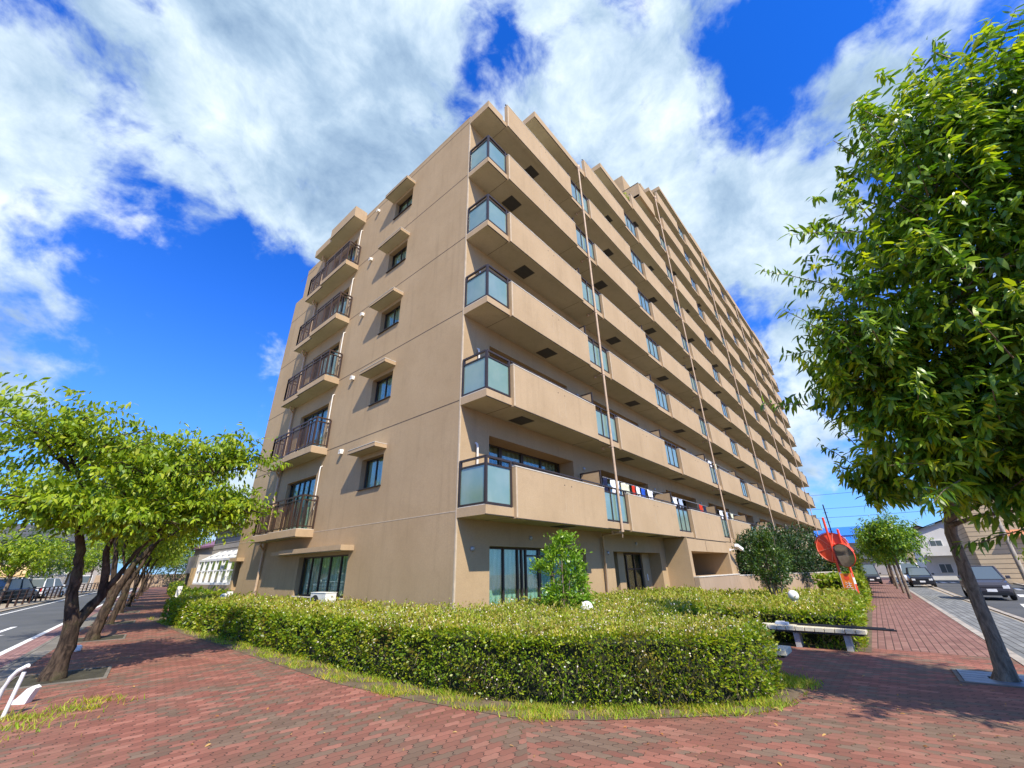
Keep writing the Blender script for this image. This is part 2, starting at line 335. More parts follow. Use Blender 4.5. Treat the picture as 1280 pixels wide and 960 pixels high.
# ------------------------------------------------------------------ mesh builder
class MB:
    def __init__(s): s.v = []; s.f = []; s.mi = []; s.mats = []
    def idx(s, m):
        if m not in s.mats: s.mats.append(m)
        return s.mats.index(m)
    def quad(s, pts, m):
        n = len(s.v); s.v += [tuple(q) for q in pts]; s.f.append(tuple(range(n, n+len(pts)))); s.mi.append(s.idx(m))
    def box(s, x0, x1, y0, y1, z0, z1, m, bottom=None, skip=''):
        n = len(s.v); i = s.idx(m)
        s.v += [(x0,y0,z0),(x1,y0,z0),(x1,y1,z0),(x0,y1,z0),(x0,y0,z1),(x1,y0,z1),(x1,y1,z1),(x0,y1,z1)]
        F = {'b':(0,3,2,1),'t':(4,5,6,7),'s':(0,1,5,4),'e':(1,2,6,5),'n':(2,3,7,6),'w':(3,0,4,7)}
        for k, f in F.items():
            if k in skip: continue
            s.f.append(tuple(n+q for q in f)); s.mi.append(s.idx(bottom) if (k == 'b' and bottom) else i)
    def obox(s, c, ax, ay, az, m):
        c, ax, ay, az = map(Vector, (c, ax, ay, az)); n = len(s.v); i = s.idx(m)
        for sz in (-1, 1):
            for sx, sy in ((-1,-1),(1,-1),(1,1),(-1,1)): s.v.append(tuple(c + ax*sx + ay*sy + az*sz))
        for f in ((0,3,2,1),(4,5,6,7),(0,1,5,4),(1,2,6,5),(2,3,7,6),(3,0,4,7)):
            s.f.append(tuple(n+q for q in f)); s.mi.append(i)
    def bar(s, a, b, w, m, h=None):
        a, b = Vector(a), Vector(b); d = b-a; L = d.length; d.normalize()
        up_ = Vector((0,0,1)) if abs(d.z) < 0.9 else Vector((1,0,0))
        sx = d.cross(up_).normalized(); sy = sx.cross(d)
        s.obox((a+b)/2, d*L/2, sx*w/2, sy*(h or w)/2, m)
    def tube(s, pts, rad, m, sides=8, cap=True):
        pts = [Vector(q) for q in pts]; i = s.idx(m); n0 = len(s.v)
        if not hasattr(rad, '__len__'): rad = [rad]*len(pts)
        ref = Vector((0.31, 0.17, 0.93))
        for k, q in enumerate(pts):
            t = (pts[min(k+1, len(pts)-1)] - pts[max(k-1, 0)]).normalized()
            if abs(t.dot(ref)) > 0.97: ref = Vector((1, 0, 0.1)).normalized()
            u = t.cross(ref).normalized(); w = t.cross(u)
            for a in range(sides):
                an = 2*math.pi*a/sides; s.v.append(tuple(q + (u*math.cos(an) + w*math.sin(an))*rad[k]))
        for k in range(len(pts)-1):
            for a in range(sides):
                b2 = (a+1) % sides
                s.f.append((n0+k*sides+a, n0+k*sides+b2, n0+(k+1)*sides+b2, n0+(k+1)*sides+a)); s.mi.append(i)
        if cap:
            n1 = len(s.v); s.v += s.v[n0:n0+sides]; s.f.append(tuple(n1+a for a in range(sides))[::-1]); s.mi.append(i)
            n1 = len(s.v); k0 = n0+(len(pts)-1)*sides; s.v += s.v[k0:k0+sides]; s.f.append(tuple(n1+a for a in range(sides))); s.mi.append(i)
    def lathe(s, prof, c, m, axis=(0,0,1), sides=20):
        ax = Vector(axis).normalized(); u = ax.orthogonal().normalized(); w = ax.cross(u); c = Vector(c); n0 = len(s.v); i = s.idx(m)
        for r, h in prof:
            for a in range(sides):
                an = 2*math.pi*a/sides; s.v.append(tuple(c + ax*h + (u*math.cos(an)+w*math.sin(an))*r))
        for k in range(len(prof)-1):
            for a in range(sides):
                b2 = (a+1) % sides
                s.f.append((n0+k*sides+a, n0+k*sides+b2, n0+(k+1)*sides+b2, n0+(k+1)*sides+a)); s.mi.append(i)
    def mesh(s, name, smooth=False):
        me = bpy.data.meshes.new(name); me.from_pydata(s.v, [], s.f)
        for m in s.mats: me.materials.append(MATS[m])
        me.polygons.foreach_set('material_index', s.mi)
        if smooth: me.polygons.foreach_set('use_smooth', [True]*len(s.f))
        me.update(); return me
    def build(s, name, parent=None, loc=(0,0,0), rz=0, smooth=False, bevel=0):
        o = bpy.data.objects.new(name, s.mesh(name, smooth)); COL.objects.link(o)
        o.location = loc; o.rotation_euler = (0, 0, rz)
        if parent: o.parent = parent
        if bevel:
            b = o.modifiers.new('bevel', 'BEVEL'); b.width = bevel; b.segments = 2; b.limit_method = 'ANGLE'
        return o

def tag(o, label=None, cat=None, group=None, kind=None):
    if label: o['label'] = label
    if cat: o['category'] = cat
    if group: o['group'] = group
    if kind: o['kind'] = kind
    return o
def thing(name, label, cat, loc=(0,0,0), rz=0, group=None):
    o = bpy.data.objects.new(name, None); COL.objects.link(o); o.location = loc; o.rotation_euler = (0,0,rz)
    o.empty_display_size = 0.2
    return tag(o, label, cat, group)
def copy_tree(o, parent=None):
    c = o.copy(); COL.objects.link(c); c.parent = parent
    for ch in list(o.children): copy_tree(ch, c)
    return c

def scatter(name, tv, tf, mats3, pos, material, parent=None, kind=None, smooth=False):
    """one mesh made of many small copies of a template (tv verts, tf faces)."""
    tv = np.asarray(tv, float); n = len(pos); V = len(tv)
    v = np.einsum('nij,vj->nvi', mats3, tv) + pos[:, None, :]
    fl = np.array([len(f) for f in tf]); li = np.concatenate([np.array(f) for f in tf]); L = len(li)
    loops = (li[None, :] + (np.arange(n)*V)[:, None]).ravel()
    tot = np.tile(fl, n); start = np.concatenate([[0], np.cumsum(tot)[:-1]])
    me = bpy.data.meshes.new(name)
    me.vertices.add(n*V); me.vertices.foreach_set('co', v.ravel().astype(np.float32))
    me.loops.add(n*L); me.loops.foreach_set('vertex_index', loops.astype(np.int32))
    me.polygons.add(n*len(tf)); me.polygons.foreach_set('loop_start', start.astype(np.int32))
    try: me.polygons.foreach_set('loop_total', tot.astype(np.int32))
    except Exception: pass
    if smooth: me.polygons.foreach_set('use_smooth', np.ones(n*len(tf), bool))
    me.materials.append(MATS[material]); me.update(calc_edges=True); me.validate()
    o = bpy.data.objects.new(name, me); COL.objects.link(o)
    if parent: o.parent = parent
    if kind: o['kind'] = kind
    return o
def frames(dirs, size, width=1.0, roll=None, upv=(0,0,1)):
    """columns: length axis, width axis, normal"""
    d = dirs/np.linalg.norm(dirs, axis=1, keepdims=True)
    upa = np.tile(np.array(upv, float), (len(d), 1)) + rng.normal(0, 0.25, (len(d), 3))
    w = np.cross(d, upa); w /= (np.linalg.norm(w, axis=1, keepdims=True)+1e-9)
    nn = np.cross(w, d)
    if roll is not None:
        c, s_ = np.cos(roll)[:, None], np.sin(roll)[:, None]; w, nn = w*c+nn*s_, nn*c-w*s_
    size = np.asarray(size)[:, None]
    return np.stack([d*size, w*size*width, nn*size], axis=2)
LEAF_LONG = ([(0,0,0),(0.3,-0.115,0.02),(0.3,0.115,0.02),(0.68,-0.10,-0.06),(0.68,0.10,-0.06),(1,0,-0.22)], [(0,1,2),(1,3,4,2),(3,5,4)])
LEAF_OVAL = ([(0,0,0),(0.32,-0.18,0.04),(0.32,0.18,0.04),(0.70,-0.15,-0.04),(0.70,0.15,-0.04),(1,0,-0.20)], [(0,1,2),(1,3,4,2),(3,5,4)])
LEAF_TINY = ([(0,0,0),(0.5,-0.27,0.05),(1,0,-0.05),(0.5,0.27,0.05)], [(0,1,2,3)])
BLADE = ([(0,-0.05,0),(0,0.05,0),(0.55,-0.03,0.0),(0.55,0.03,0.0),(1,0,-0.18)], [(0,2,3,1),(2,4,3)])
SLOPE = 0.010
def G(x, y):
    if x <= 8: return 0.0
    return -SLOPE*(x-8)*max(0.0, min(1.0, (9-y)/2.0))
# ================================================================== GROUND
def sheet(name, pts, z, m, kind='structure'):
    """flat-ish polygon following the terrain; split at x=8 where the fall of the street begins"""
    def clip(poly, side):
        o = []
        for i in range(len(poly)):
            a, b = poly[i], poly[(i+1) % len(poly)]
            ina = (a[0] <= 8) if side < 0 else (a[0] >= 8); inb = (b[0] <= 8) if side < 0 else (b[0] >= 8)
            if ina: o.append(a)
            if ina != inb and abs(b[0]-a[0]) > 1e-9:
                t = (8-a[0])/(b[0]-a[0]); o.append((8, a[1]+t*(b[1]-a[1])))
        return o
    mb = MB()
    for sd in (-1, 1):
        q = clip(pts, sd)
        if len(q) >= 3: mb.quad([(x, y, G(x, y)+z) for x, y in q], m)
    return tag(mb.build(name), kind=kind)
mb = MB()
xs = [-400,-200,-100,-60,-40,-20,-10,0,4,8,12,16,20,25,30,40,50,60,80,100,130,170,250,400,700,1200]
ys = [-600,-300,-150,-80,-40,-20,-10,-5,0,3,5,7,7.5,8,8.5,9,10,12,20,40,60,100,150,250,500,900]
for i in range(len(xs)-1):
    for j in range(len(ys)-1):
        mb.quad([(x, y, G(x, y)-0.03) for x, y in ((xs[i],ys[j]),(xs[i+1],ys[j]),(xs[i+1],ys[j+1]),(xs[i],ys[j+1]))], 'pale_ground')
tag(mb.build('ground'), kind='structure')
# junction of the two pavements: ray from the hedge to behind the camera
sheet('pavement', [(4.15,3.45),(-6,-5.2),(-3,-8),(11.0,-1.0),(11.85,-0.97),(11.85,4.5),(4.8,4.5)], 0.0, 'paver_right')
# left pavement: follows the tree row (direction ~79 deg)
def lx(y, a): return 1.17 + (y-11.09)*0.198 + a          # tree row line
sheet('pavement', [(4.8,4.5),(4.15,3.45),(-6,-5.2),(-9,4),(0.42,9.2),(lx(11,-0.55),11),(lx(20,-0.55),20),(lx(40,-0.55),40),(lx(100,-0.55),100),(lx(100,4),100),(lx(40,3.6),40),(lx(22,3.2),22),(5.6,16),(5.6,5.2)], 0.0, 'paver_left')
kx = lambda x: -0.99 + (x-11.14)*0.0372                    # right kerb line
slx = lambda x: 1.02 + (x-11.14)*0.040
sheet('pavement', [(11.85,-0.97),(100,kx(100)),(100,slx(100)+0.3),(24,1.7),(11.85,1.4)], 0.001, 'block_paving')
# kerb right (a real step down to the gutter)
def ribbon(name, line, z0, z1, m, w, top=True):
    mb = MB()
    for (xa, ya), (xb, yb) in zip(line[:-1], line[1:]):
        a = Vector((xa, ya, 0)); b = Vector((xb, yb, 0)); n = Vector((-(b-a).y, (b-a).x, 0)).normalized()*w
        P = [(a.x,a.y),(b.x,b.y),(b.x+n.x,b.y+n.y),(a.x+n.x,a.y+n.y)]
        lo = [(x,y,G(x,y)+z0) for x,y in P]; hi = [(x,y,G(x,y)+z1) for x,y in P]
        mb.quad(hi, m); mb.quad([lo[0],lo[1],hi[1],hi[0]], m); mb.quad([lo[2],lo[3],hi[3],hi[2]], m)
    return tag(mb.build(name), kind='structure')
KX = [1,4,8,11.14,15,20,30,40,60,100]
sheet('gutter', [(-3,-8),(1,kx(1)),(100,kx(100)),(100,kx(100)-1.5),(1,kx(1)-1.45)], -0.004-0.02, 'gutter_tiles')
ribbon('kerb', [(x, kx(x)) for x in KX], -0.06, 0.012, 'kerb', -0.14)
sheet('road', [(-6,-2.9),(8,-2.66),(21.2,-2.36),(100,-0.6),(200,1.5),(200,-14),(100,-11),(75,-8.2),(62,-7.3),(50,-6.7),(40,-6.9),(20,-8.8),(-6,-11)], -0.018, 'asphalt_right')
ribbon('kerb', [(-6,-2.85),(8,-2.62),(21.2,-2.32),(33.3,-1.9),(60,-1.3),(100,-0.55)], -0.06, 0.004, 'kerb', 0.16)
sheet('pavement', [(75,-8.25),(62,-7.35),(50,-6.75),(40,-6.95),(20,-8.85),(-6,-11.05),(-6,-16),(60,-13),(90,-14),(90,-9.5)], 0.02, 'pale_ground')
ribbon('kerb', [(-6,-11),(20,-8.8),(40,-6.9),(50,-6.7),(62,-7.3),(75,-8.2)], -0.06, 0.09, 'kerb', -0.18)
mb = MB()
for (x0, x1, y0, y1) in ((26.2,29.2,-3.35,-3.05),(46.5,50.5,-5.75,-5.45),(36,39,-4.5,-4.2)):
    mb.quad([(x,y,G(x,y)-0.012) for x,y in ((x0,y0),(x1,y0-0.25),(x1,y1-0.25),(x0,y1))], 'road_paint')
for k in range(7):
    y = -1.9-k*0.75
    mb.quad([(x,yy,G(x,yy)-0.011) for x,yy in ((66,y),(71,y+0.1),(71,y-0.35),(66,y-0.45))], 'road_paint')
tag(mb.build('road_marking'), kind='structure')
# left: stone edging, cycle strip, road
Y_ = [8.8, 11, 20, 40, 70, 110]
def band(name, a0, a1, z, m, Y=Y_):
    mb = MB()
    for y0, y1 in zip(Y[:-1], Y[1:]):
        mb.quad([(lx(y0,a0),y0,z),(lx(y0,a1),y0,z),(lx(y1,a1),y1,z),(lx(y1,a0),y1,z)], m)
    return tag(mb.build(name), kind='structure')
band('edging', -0.95, -0.55, 0.004, 'stone_strip')
band('cycle_strip', -1.35, -0.95, -0.006, 'bike_strip')
YR = [-30, 0, 8.8, 11, 20, 40, 70, 110, 160]
band('road', -5.2, -1.35, -0.012, 'asphalt', YR)
band('road_marking', -1.50, -1.36, -0.006, 'road_paint', [8.8,20,40,70,110])
band('road_marking', -4.75, -4.62, -0.006, 'road_paint', [12,20,40,70,110])
band('pavement', -14, -5.2, 0.03, 'pale_ground', [5,20,40,70,110])
mb = MB()  # lane arrow on the left road
ay = 22.6
for (a0,a1,y0,y1) in ((-2.75,-2.60,21.0,24.5),(-3.0,-2.75,20.9,22.0)):
    mb.quad([(lx(y0,a0),y0,-0.005),(lx(y0,a1),y0,-0.005),(lx(y1,a1),y1,-0.005),(lx(y1,a0),y1,-0.005)], 'road_paint')
mb.quad([(lx(20.0,-2.68),20.0,-0.004),(lx(21.2,-2.3),21.2,-0.004),(lx(21.2,-3.05),21.2,-0.004)], 'road_paint')
tag(mb.build('road_marking'), kind='structure')

# ================================================================== APARTMENT BUILDING
X0, Y0 = 6.83, 7.64; H = 2.85; ZB = 2.65                    # slab k underside = ZB + H k
XE = 70.6
FY = 6.68                                                    # slab front edge
ST = [7.8, 13.88] + [20.13 + 6.3*(j-2) for j in range(2, 10)]
B = thing('apartment_building', 'tan stepped apartment block with long rows of balconies and rooftop terraces', 'building', (0,0,0))
def wallgrid(mb, org, ud, vd, U, V, holes, m, nrm, reveal='wall'):
    """wall plane with rectangular holes; holes: (u0,u1,v0,v1,depth) ; nrm = outward normal"""
    org, ud, vd, nrm = map(Vector, (org, ud, vd, nrm))
    us = sorted(set([U[0], U[1]] + [h[0] for h in holes] + [h[1] for h in holes]))
    vs = sorted(set([V[0], V[1]] + [h[2] for h in holes] + [h[3] for h in holes]))
    P = lambda u, v, dd=0.0: tuple(org + ud*u + vd*v - nrm*dd)
    for i in range(len(us)-1):
        for j in range(len(vs)-1):
            cu, cv = (us[i]+us[i+1])/2, (vs[j]+vs[j+1])/2
            if any(h[0] < cu < h[1] and h[2] < cv < h[3] for h in holes): continue
            if not (U[0] < cu < U[1] and V[0] < cv < V[1]): continue
            mb.quad([P(us[i],vs[j]),P(us[i+1],vs[j]),P(us[i+1],vs[j+1]),P(us[i],vs[j+1])], m)
    for u0,u1,v0,v1,dd in holes:
        if dd <= 0: continue
        mb.quad([P(u0,v0),P(u1,v0),P(u1,v0,dd),P(u0,v0,dd)], reveal); mb.quad([P(u0,v1),P(u0,v1,dd),P(u1,v1,dd),P(u1,v1)], reveal)
        mb.quad([P(u0,v0),P(u0,v0,dd),P(u0,v1,dd),P(u0,v1)], reveal); mb.quad([P(u1,v0),P(u1,v1),P(u1,v1,dd),P(u1,v0,dd)], reveal)
# --- west facade (plane x = X0)
mb = MB()
holes = []
for k in range(5):
    holes.append((11.05, 12.28, 3.88+H*k, 4.83+H*k, 0.22)); holes.append((15.42, 17.88, 2.90+H*k, 4.85+H*k, 0.20))
holes.append((12.36, 15.60, 0.86, 2.03, 0.24)); holes.append((20.95, 21.55, 0.95, 2.04, 0.45))
wallgrid(mb, (X0,0,0), (0,1,0), (0,0,1), (Y0, 21.0), (-0.3, 17.3), [h for h in holes if h[0] < 20], 'wall', (-1,0,0))
wallgrid(mb, (X0,0,0), (0,1,0), (0,0,1), (21.0, 21.85), (-0.3, 15.55), [(21.05,21.62,0.95,2.04,0.45)], 'wall', (-1,0,0))
mb.box(X0-0.004, X0+0.3, Y0-0.004, 21.0, 17.3, 17.36, 'wall')
mb.quad([(X0,21.0,15.55),(X0+8,21.0,15.55),(X0+8,21.0,17.36),(X0,21.0,17.36)], 'wall')
mb.quad([(X0,21.85,-0.3),(X0+60,21.85,-0.3),(X0+60,21.85,15.55),(X0,21.85,15.55)], 'wall')
mb.quad([(X0,21.0,15.55),(X0,21.85,15.55),(X0+60,21.85,15.55),(X0+60,21.0,15.55)], 'wall')
mb.quad([(X0+0.3,Y0,17.3),(X0+0.3,21,17.3),(30,21,17.3),(30,Y0,17.3)], 'soffit')
mb.box(X0+0.45, X0+0.46, 21.0, 21.7, 0.9, 2.1, 'joint')
mb.box(X0-0.28, X0, 20.80, 21.66, 2.05, 2.19, 'wall')
# floor joints and corner arris
for k in range(6):
    z = 2.806+H*k
    mm = 'joint_light' if k < 1 else 'joint'
    mb.box(X0-0.004, X0, Y0+0.01, 14.93, z-0.011, z+0.011, mm)
    mb.box(X0-0.004, X0, 19.9, 21.84, z-0.011, z+0.011, mm)
mb.box(X0-0.006, X0+0.04, Y0-0.006, Y0+0.035, 0, 17.2, 'joint_light')
mb.build('side_wall', B)
# --- south facade wall per storey + ends
mb = MB()
wk = {0:X0,1:X0,2:X0,3:X0,4:X0,5:11.2,6:17.4,7:22.9,8:22.13,9:26.2}
for k in range(10):
    z0 = ZB+H*k; z1 = z0+H
    hs = [(s+0.13, s+4.33, z0+0.24, z0+2.26, 0.62) for j, s in enumerate(ST) if s+0.1 >= wk[k]]
    wallgrid(mb, (0,Y0,0), (1,0,0), (0,0,1), (wk[k], XE-0.9), (z0, z1), hs, 'wall', (0,-1,0))
    if k >= 5: mb.quad([(wk[k],Y0,z0),(wk[k],20.9,z0),(wk[k],20.9,z1),(wk[k],Y0,z1)], 'wall')
for k in range(5, 11):
    xa = wk[k] if k < 10 else 26.2
    xb = wk.get(k+1, xa) if k < 9 else XE-0.9
    mb.quad([(wk[k-1],Y0,ZB+H*k),(XE-0.9,Y0,ZB+H*k),(XE-0.9,20.9,ZB+H*k),(wk[k-1],20.9,ZB+H*k)], 'soffit')
zt = ZB+H*10
mb.quad([(XE-0.9,Y0,0),(XE-0.9,20.9,0),(XE-0.9,20.9,zt),(XE-0.9,Y0,zt)], 'wall')
mb.quad([(26,20.9,0),(XE-0.9,20.9,0),(XE-0.9,20.9,zt),(26,20.9,zt)], 'wall')
# ground storey
gh = [(7.96, 12.45, -0.1, 2.06, 0.32), (14.30, 18.38, -0.1, 2.04, 0.62)]
wallgrid(mb, (0,Y0,0), (1,0,0), (0,0,1), (X0, 18.95), (-0.3, ZB), gh, 'wall', (0,-1,0))
mb.build('facade_wall', B)
# projecting ground-floor block and pilotis from x = 18.95 on, front plane 6.62
mb = MB(); FP = 6.615
oh = [(19.25, 24.65, 1.10, 2.10, 2.0)] + [(26.3+6.3*j, 31.2+6.3*j, -0.6, 2.35, 2.2) for j in range(7)]
wallgrid(mb, (0,FP,0), (1,0,0), (0,0,1), (18.95, XE-1), (-1.2, 2.62), oh, 'parapet', (0,-1,0), 'wall')
mb.quad([(18.95,FP,-0.4),(18.95,FP,2.63),(18.95,Y0,2.63),(18.95,Y0,-0.4)], 'parapet')
mb.quad([(18.95,FP+2.1,-0.6),(XE-1,FP+2.1,-0.6),(XE-1,FP+2.1,2.6),(18.95,FP+2.1,2.6)], 'wall')
mb.box(19.0, 24.7, FP-0.005, FP, 2.60, 2.625, 'joint')
mb.box(21.3, 21.33, FP-0.005, FP, 2.12, 2.60, 'joint')
mb.build('ground_floor_block', B)
# --- floor slabs
SX = {0:X0,1:X0,2:X0,3:X0,4:X0,5:X0,6:9.75,7:16.1,8:22.12,9:24.8,10:27.9}
for k in range(11):
    z0 = ZB+H*k; mb = MB()
    top = 0.30 if k in (5,6,7,9,10) else 0.21
    mb.box(SX[k]-(0.0 if k < 5 else 0.0), XE, FY, Y0-0.002, z0, z0+0.21, 'parapet', bottom='soffit')
    if k < 5: mb.box(X0, XE, FY+0.02, Y0-0.003, z0+0.21, z0+0.225, 'concrete_white')
    # drip line under the edge, construction joints
    mb.box(SX[k]-0.002, XE, FY-0.006, FY+0.02, z0-0.006, z0+0.012, 'drip', skip='t')
    for s in ST:
        if s > SX[k]+0.5: mb.box(s-0.006, s+0.006, FY+0.02, Y0-0.01, z0-0.003, z0, 'drip', skip='t'); mb.box(s+4.36, s+4.372, FY+0.02, Y0-0.01, z0-0.003, z0, 'drip', skip='t')
    if k >= 5:   # upstand of the roof edge that overhangs the open end of the slab
        nxt = {5:(X0,7.6),6:(9.75,ST[1]),7:(16.1,ST[2]),8:(22.12,22.12),9:(24.8,ST[3]),10:(27.9,XE)}[k]
        if nxt[1] > nxt[0]:
            mb.box(nxt[0]-0.012, nxt[1], FY-0.012, FY+0.16, z0+0.015, z0+0.36, 'parapet')
            mb.box(nxt[0]-0.012, nxt[0]+0.15, FY+0.16, Y0+(1.0 if k > 5 else -0.004), z0+0.015, z0+0.358, 'parapet', skip='s')
    if k == 10:
        mb.box(27.9, XE, FY-0.014, Y0+2, z0+0.21, z0+0.36, 'parapet')
        for xa, xb in ((35.8,41.5),(48.3,54),(60.9,66.5)): mb.box(xa, xb, FY-0.02, FY+0.2, z0+0.02, z0+0.80, 'parapet')
    mb.build('floor_slab', B)
# --- parapets, rails, glass railings, screens, windows
def parapet_mesh(L, marks=True):
    mb = MB()
    mb.box(0, L, -0.08, 0.07, -0.03, 1.21, 'parapet', bottom='soffit')
    mb.box(-0.006, L+0.006, -0.088, 0.078, 1.21, 1.235, 'concrete_white')
    mb.box(0.0, L, -0.087, -0.07, -0.036, -0.018, 'drip')
    mb.box(0.012, 0.06, -0.083, -0.081, 0.0, 1.20, 'joint_light')
    if marks:
        for x in (L*0.485, L*0.565):
            mb.box(x-0.004, x+0.004, -0.0825, -0.08, 0.28, 0.80, 'joint_light')
            mb.box(x-0.016, x+0.016, -0.084, -0.08, 1.00, 1.03, 'drip')
    return mb.mesh('balcony_parapet')
def handrail_mesh(L):
    mb = MB()
    mb.bar((0.0,0.02,1.335), (L,0.02,1.335), 0.045, 'bronze', 0.035)
    mb.bar((0.0,0.02,1.275), (L,0.02,1.275), 0.02, 'bronze')
    x = 0.05
    while x < L: mb.bar((x,0.02,1.23), (x,0.02,1.335), 0.03, 'bronze'); x += 1.07
    return mb.mesh('handrail')
def cage_mesh(L, posts):
    fr, pn = MB(), MB()
    for x in posts: fr.bar((x,0.0,0.22), (x,0.0,1.32), 0.055, 'bronze')
    fr.bar((0,0,1.325), (L,0,1.325), 0.055, 'bronze', 0.04); fr.bar((0,0,1.15), (L,0,1.15), 0.04, 'bronze'); fr.bar((0,0,0.255), (L,0,0.255), 0.045, 'bronze')
    for a, b in zip(posts[:-1], posts[1:]): pn.box(a+0.028, b-0.028, -0.006, 0.006, 0.28, 1.13, 'frosted_glass')
    return fr.mesh('glass_railing'), pn.mesh('pane')
PM = parapet_mesh(4.42); HM = handrail_mesh(4.42)
CM, CP = cage_mesh(1.60, [0.03, 0.54, 1.06, 1.57])
def add(name, me, parent, loc=(0,0,0), rz=0):
    o = bpy.data.objects.new(name, me); COL.objects.link(o); o.parent = parent; o.location = loc; o.rotation_euler = (0,0,rz); return o
# partition screen
mb = MB()
mb.box(-0.012, 0.012, 0.10, 0.86, 0.25, 1.82, 'parapet')
for (y0,y1,z0,z1) in ((0.08,0.12,0.22,1.85),(0.84,0.88,0.22,1.85),(0.08,0.88,1.82,1.86),(0.08,0.88,0.22,0.27)): mb.box(-0.02, 0.02, y0, y1, z0, z1, 'bronze')
SM = mb.mesh('partition_screen')
# sliding window behind the recess (4.2 wide, 2.0 high)
fr, pn, ct = MB(), MB(), MB()
for x in (0.02,1.05,1.12,2.08,2.15,3.1,4.16): fr.box(x-0.03, x+0.03, -0.03, 0.03, 0.0, 2.02, 'bronze')
for z in (0.02, 1.62, 2.0): fr.box(0.0, 4.2, -0.025, 0.025, z-0.025, z+0.025, 'bronze')
pn.box(0.02, 4.18, 0.002, 0.008, 0.03, 1.99, 'window_glass')
ct.quad([(0.02,0.16,0.0),(4.18,0.16,0.0),(4.18,0.16,2.0),(0.02,0.16,2.0)], 'curtain_dim')
WF, WP, WC = fr.mesh('sliding_window'), pn.mesh('pane'), ct.mesh('curtain')
hm = MB(); hm.box(-0.29, 0.29, -0.26, 0.26, -0.012, 0.0, 'hatch'); hm.box(-0.26, 0.26, -0.23, 0.23, -0.016, -0.012, 'grille'); HMESH = hm.mesh('escape_hatch')
vm_ = MB(); vm_.lathe([(0.0,-0.05),(0.05,-0.045),(0.062,-0.02),(0.062,0.0)], (0,0,0), 'galv', (0,1,0), 12); VMESH = vm_.mesh('vent_cap', True)
for k in range(10):
    z = ZB+H*k
    for j, s in enumerate(ST):
        if s + 0.05 < SX[k]: continue
        if k == 8 and s < 22.1: continue
        pz = add('balcony_parapet', PM, B, (s, FY, z)); add('handrail', HM, pz)
        if s+0.1 >= wk[k]:
            w = add('sliding_window', WF, B, (s+0.13, Y0+0.60, z+0.245)); add('pane', WP, w); add('curtain', WC, w)
        c = add('glass_railing', CM, B, (s+4.44, FY+0.03, z)); add('pane', CP, c)
        add('partition_screen', SM, B, (s+4.62, FY+0.02, z))
        if j < 5 and k < 8: 
            xh = s + {0:2.9,1:1.1,2:2.6,3:1.5,4:0.9,5:2.2,6:2.8,7:1.4}[k] + (0.5 if j % 2 else 0)
            add('escape_hatch', HMESH, B, (xh, (FY+Y0)/2+0.1, z))
        if j < 3 and k < 7: add('vent_cap', VMESH, B, (s+5.0, Y0-0.001, z+2.1)) if s > wk[k] else None
# terrace at k=8: parapet that starts at 22.12 with a solid returned flank
mb = MB(); z = ZB+H*8
mb.box(22.12, ST[3]-1.75, FY-0.08, FY+0.07, z-0.03, z+1.235, 'parapet'); mb.box(22.12, 22.27, FY+0.071, 12.5, z-0.03, z+1.233, 'parapet')
mb.box(22.10, ST[3]-1.74, FY-0.09, FY+0.08, z+1.235, z+1.26, 'drip'); mb.box(22.10, 22.29, FY+0.081, 12.5, z+1.235, z+1.26, 'drip')
mb.build('terrace_parapet', B)
# corner glass railing (two panes round the corner), 5 storeys
fr, pn = MB(), MB()
for (x, y) in ((0.03,0.03),(0.03,0.90),(0.90,0.03)): fr.bar((x,y,0.22), (x,y,1.32), 0.06, 'bronze')
for z, t in ((1.325,0.05),(1.15,0.04),(0.255,0.045)):
    fr.bar((0.03,0.03,z), (0.93,0.03,z), 0.055, 'bronze', t); fr.bar((0.03,0.06,z), (0.03,0.93,z), 0.055, 'bronze', t)
pn.box(0.06, 0.87, 0.024, 0.036, 0.28, 1.13, 'frosted_glass'); pn.box(0.024, 0.036, 0.06, 0.87, 0.28, 1.13, 'frosted_glass')
c0f, c0p = fr.mesh('corner_railing'), pn.mesh('pane')
dm = MB(); dm.tube([(0,-0.07,0.3),(0,-0.07,2.02),(0,-0.055,2.12),(0,0.0,2.16)], 0.032, 'pipe_white', 8); DM = dm.mesh('duct_pipe', True)
for k in range(5):
    c = add('corner_railing', c0f, B, (X0, FY, ZB+H*k)); add('pane', c0p, c)
    add('duct_pipe', DM, B, (7.42, Y0, ZB+H*k-0.22))
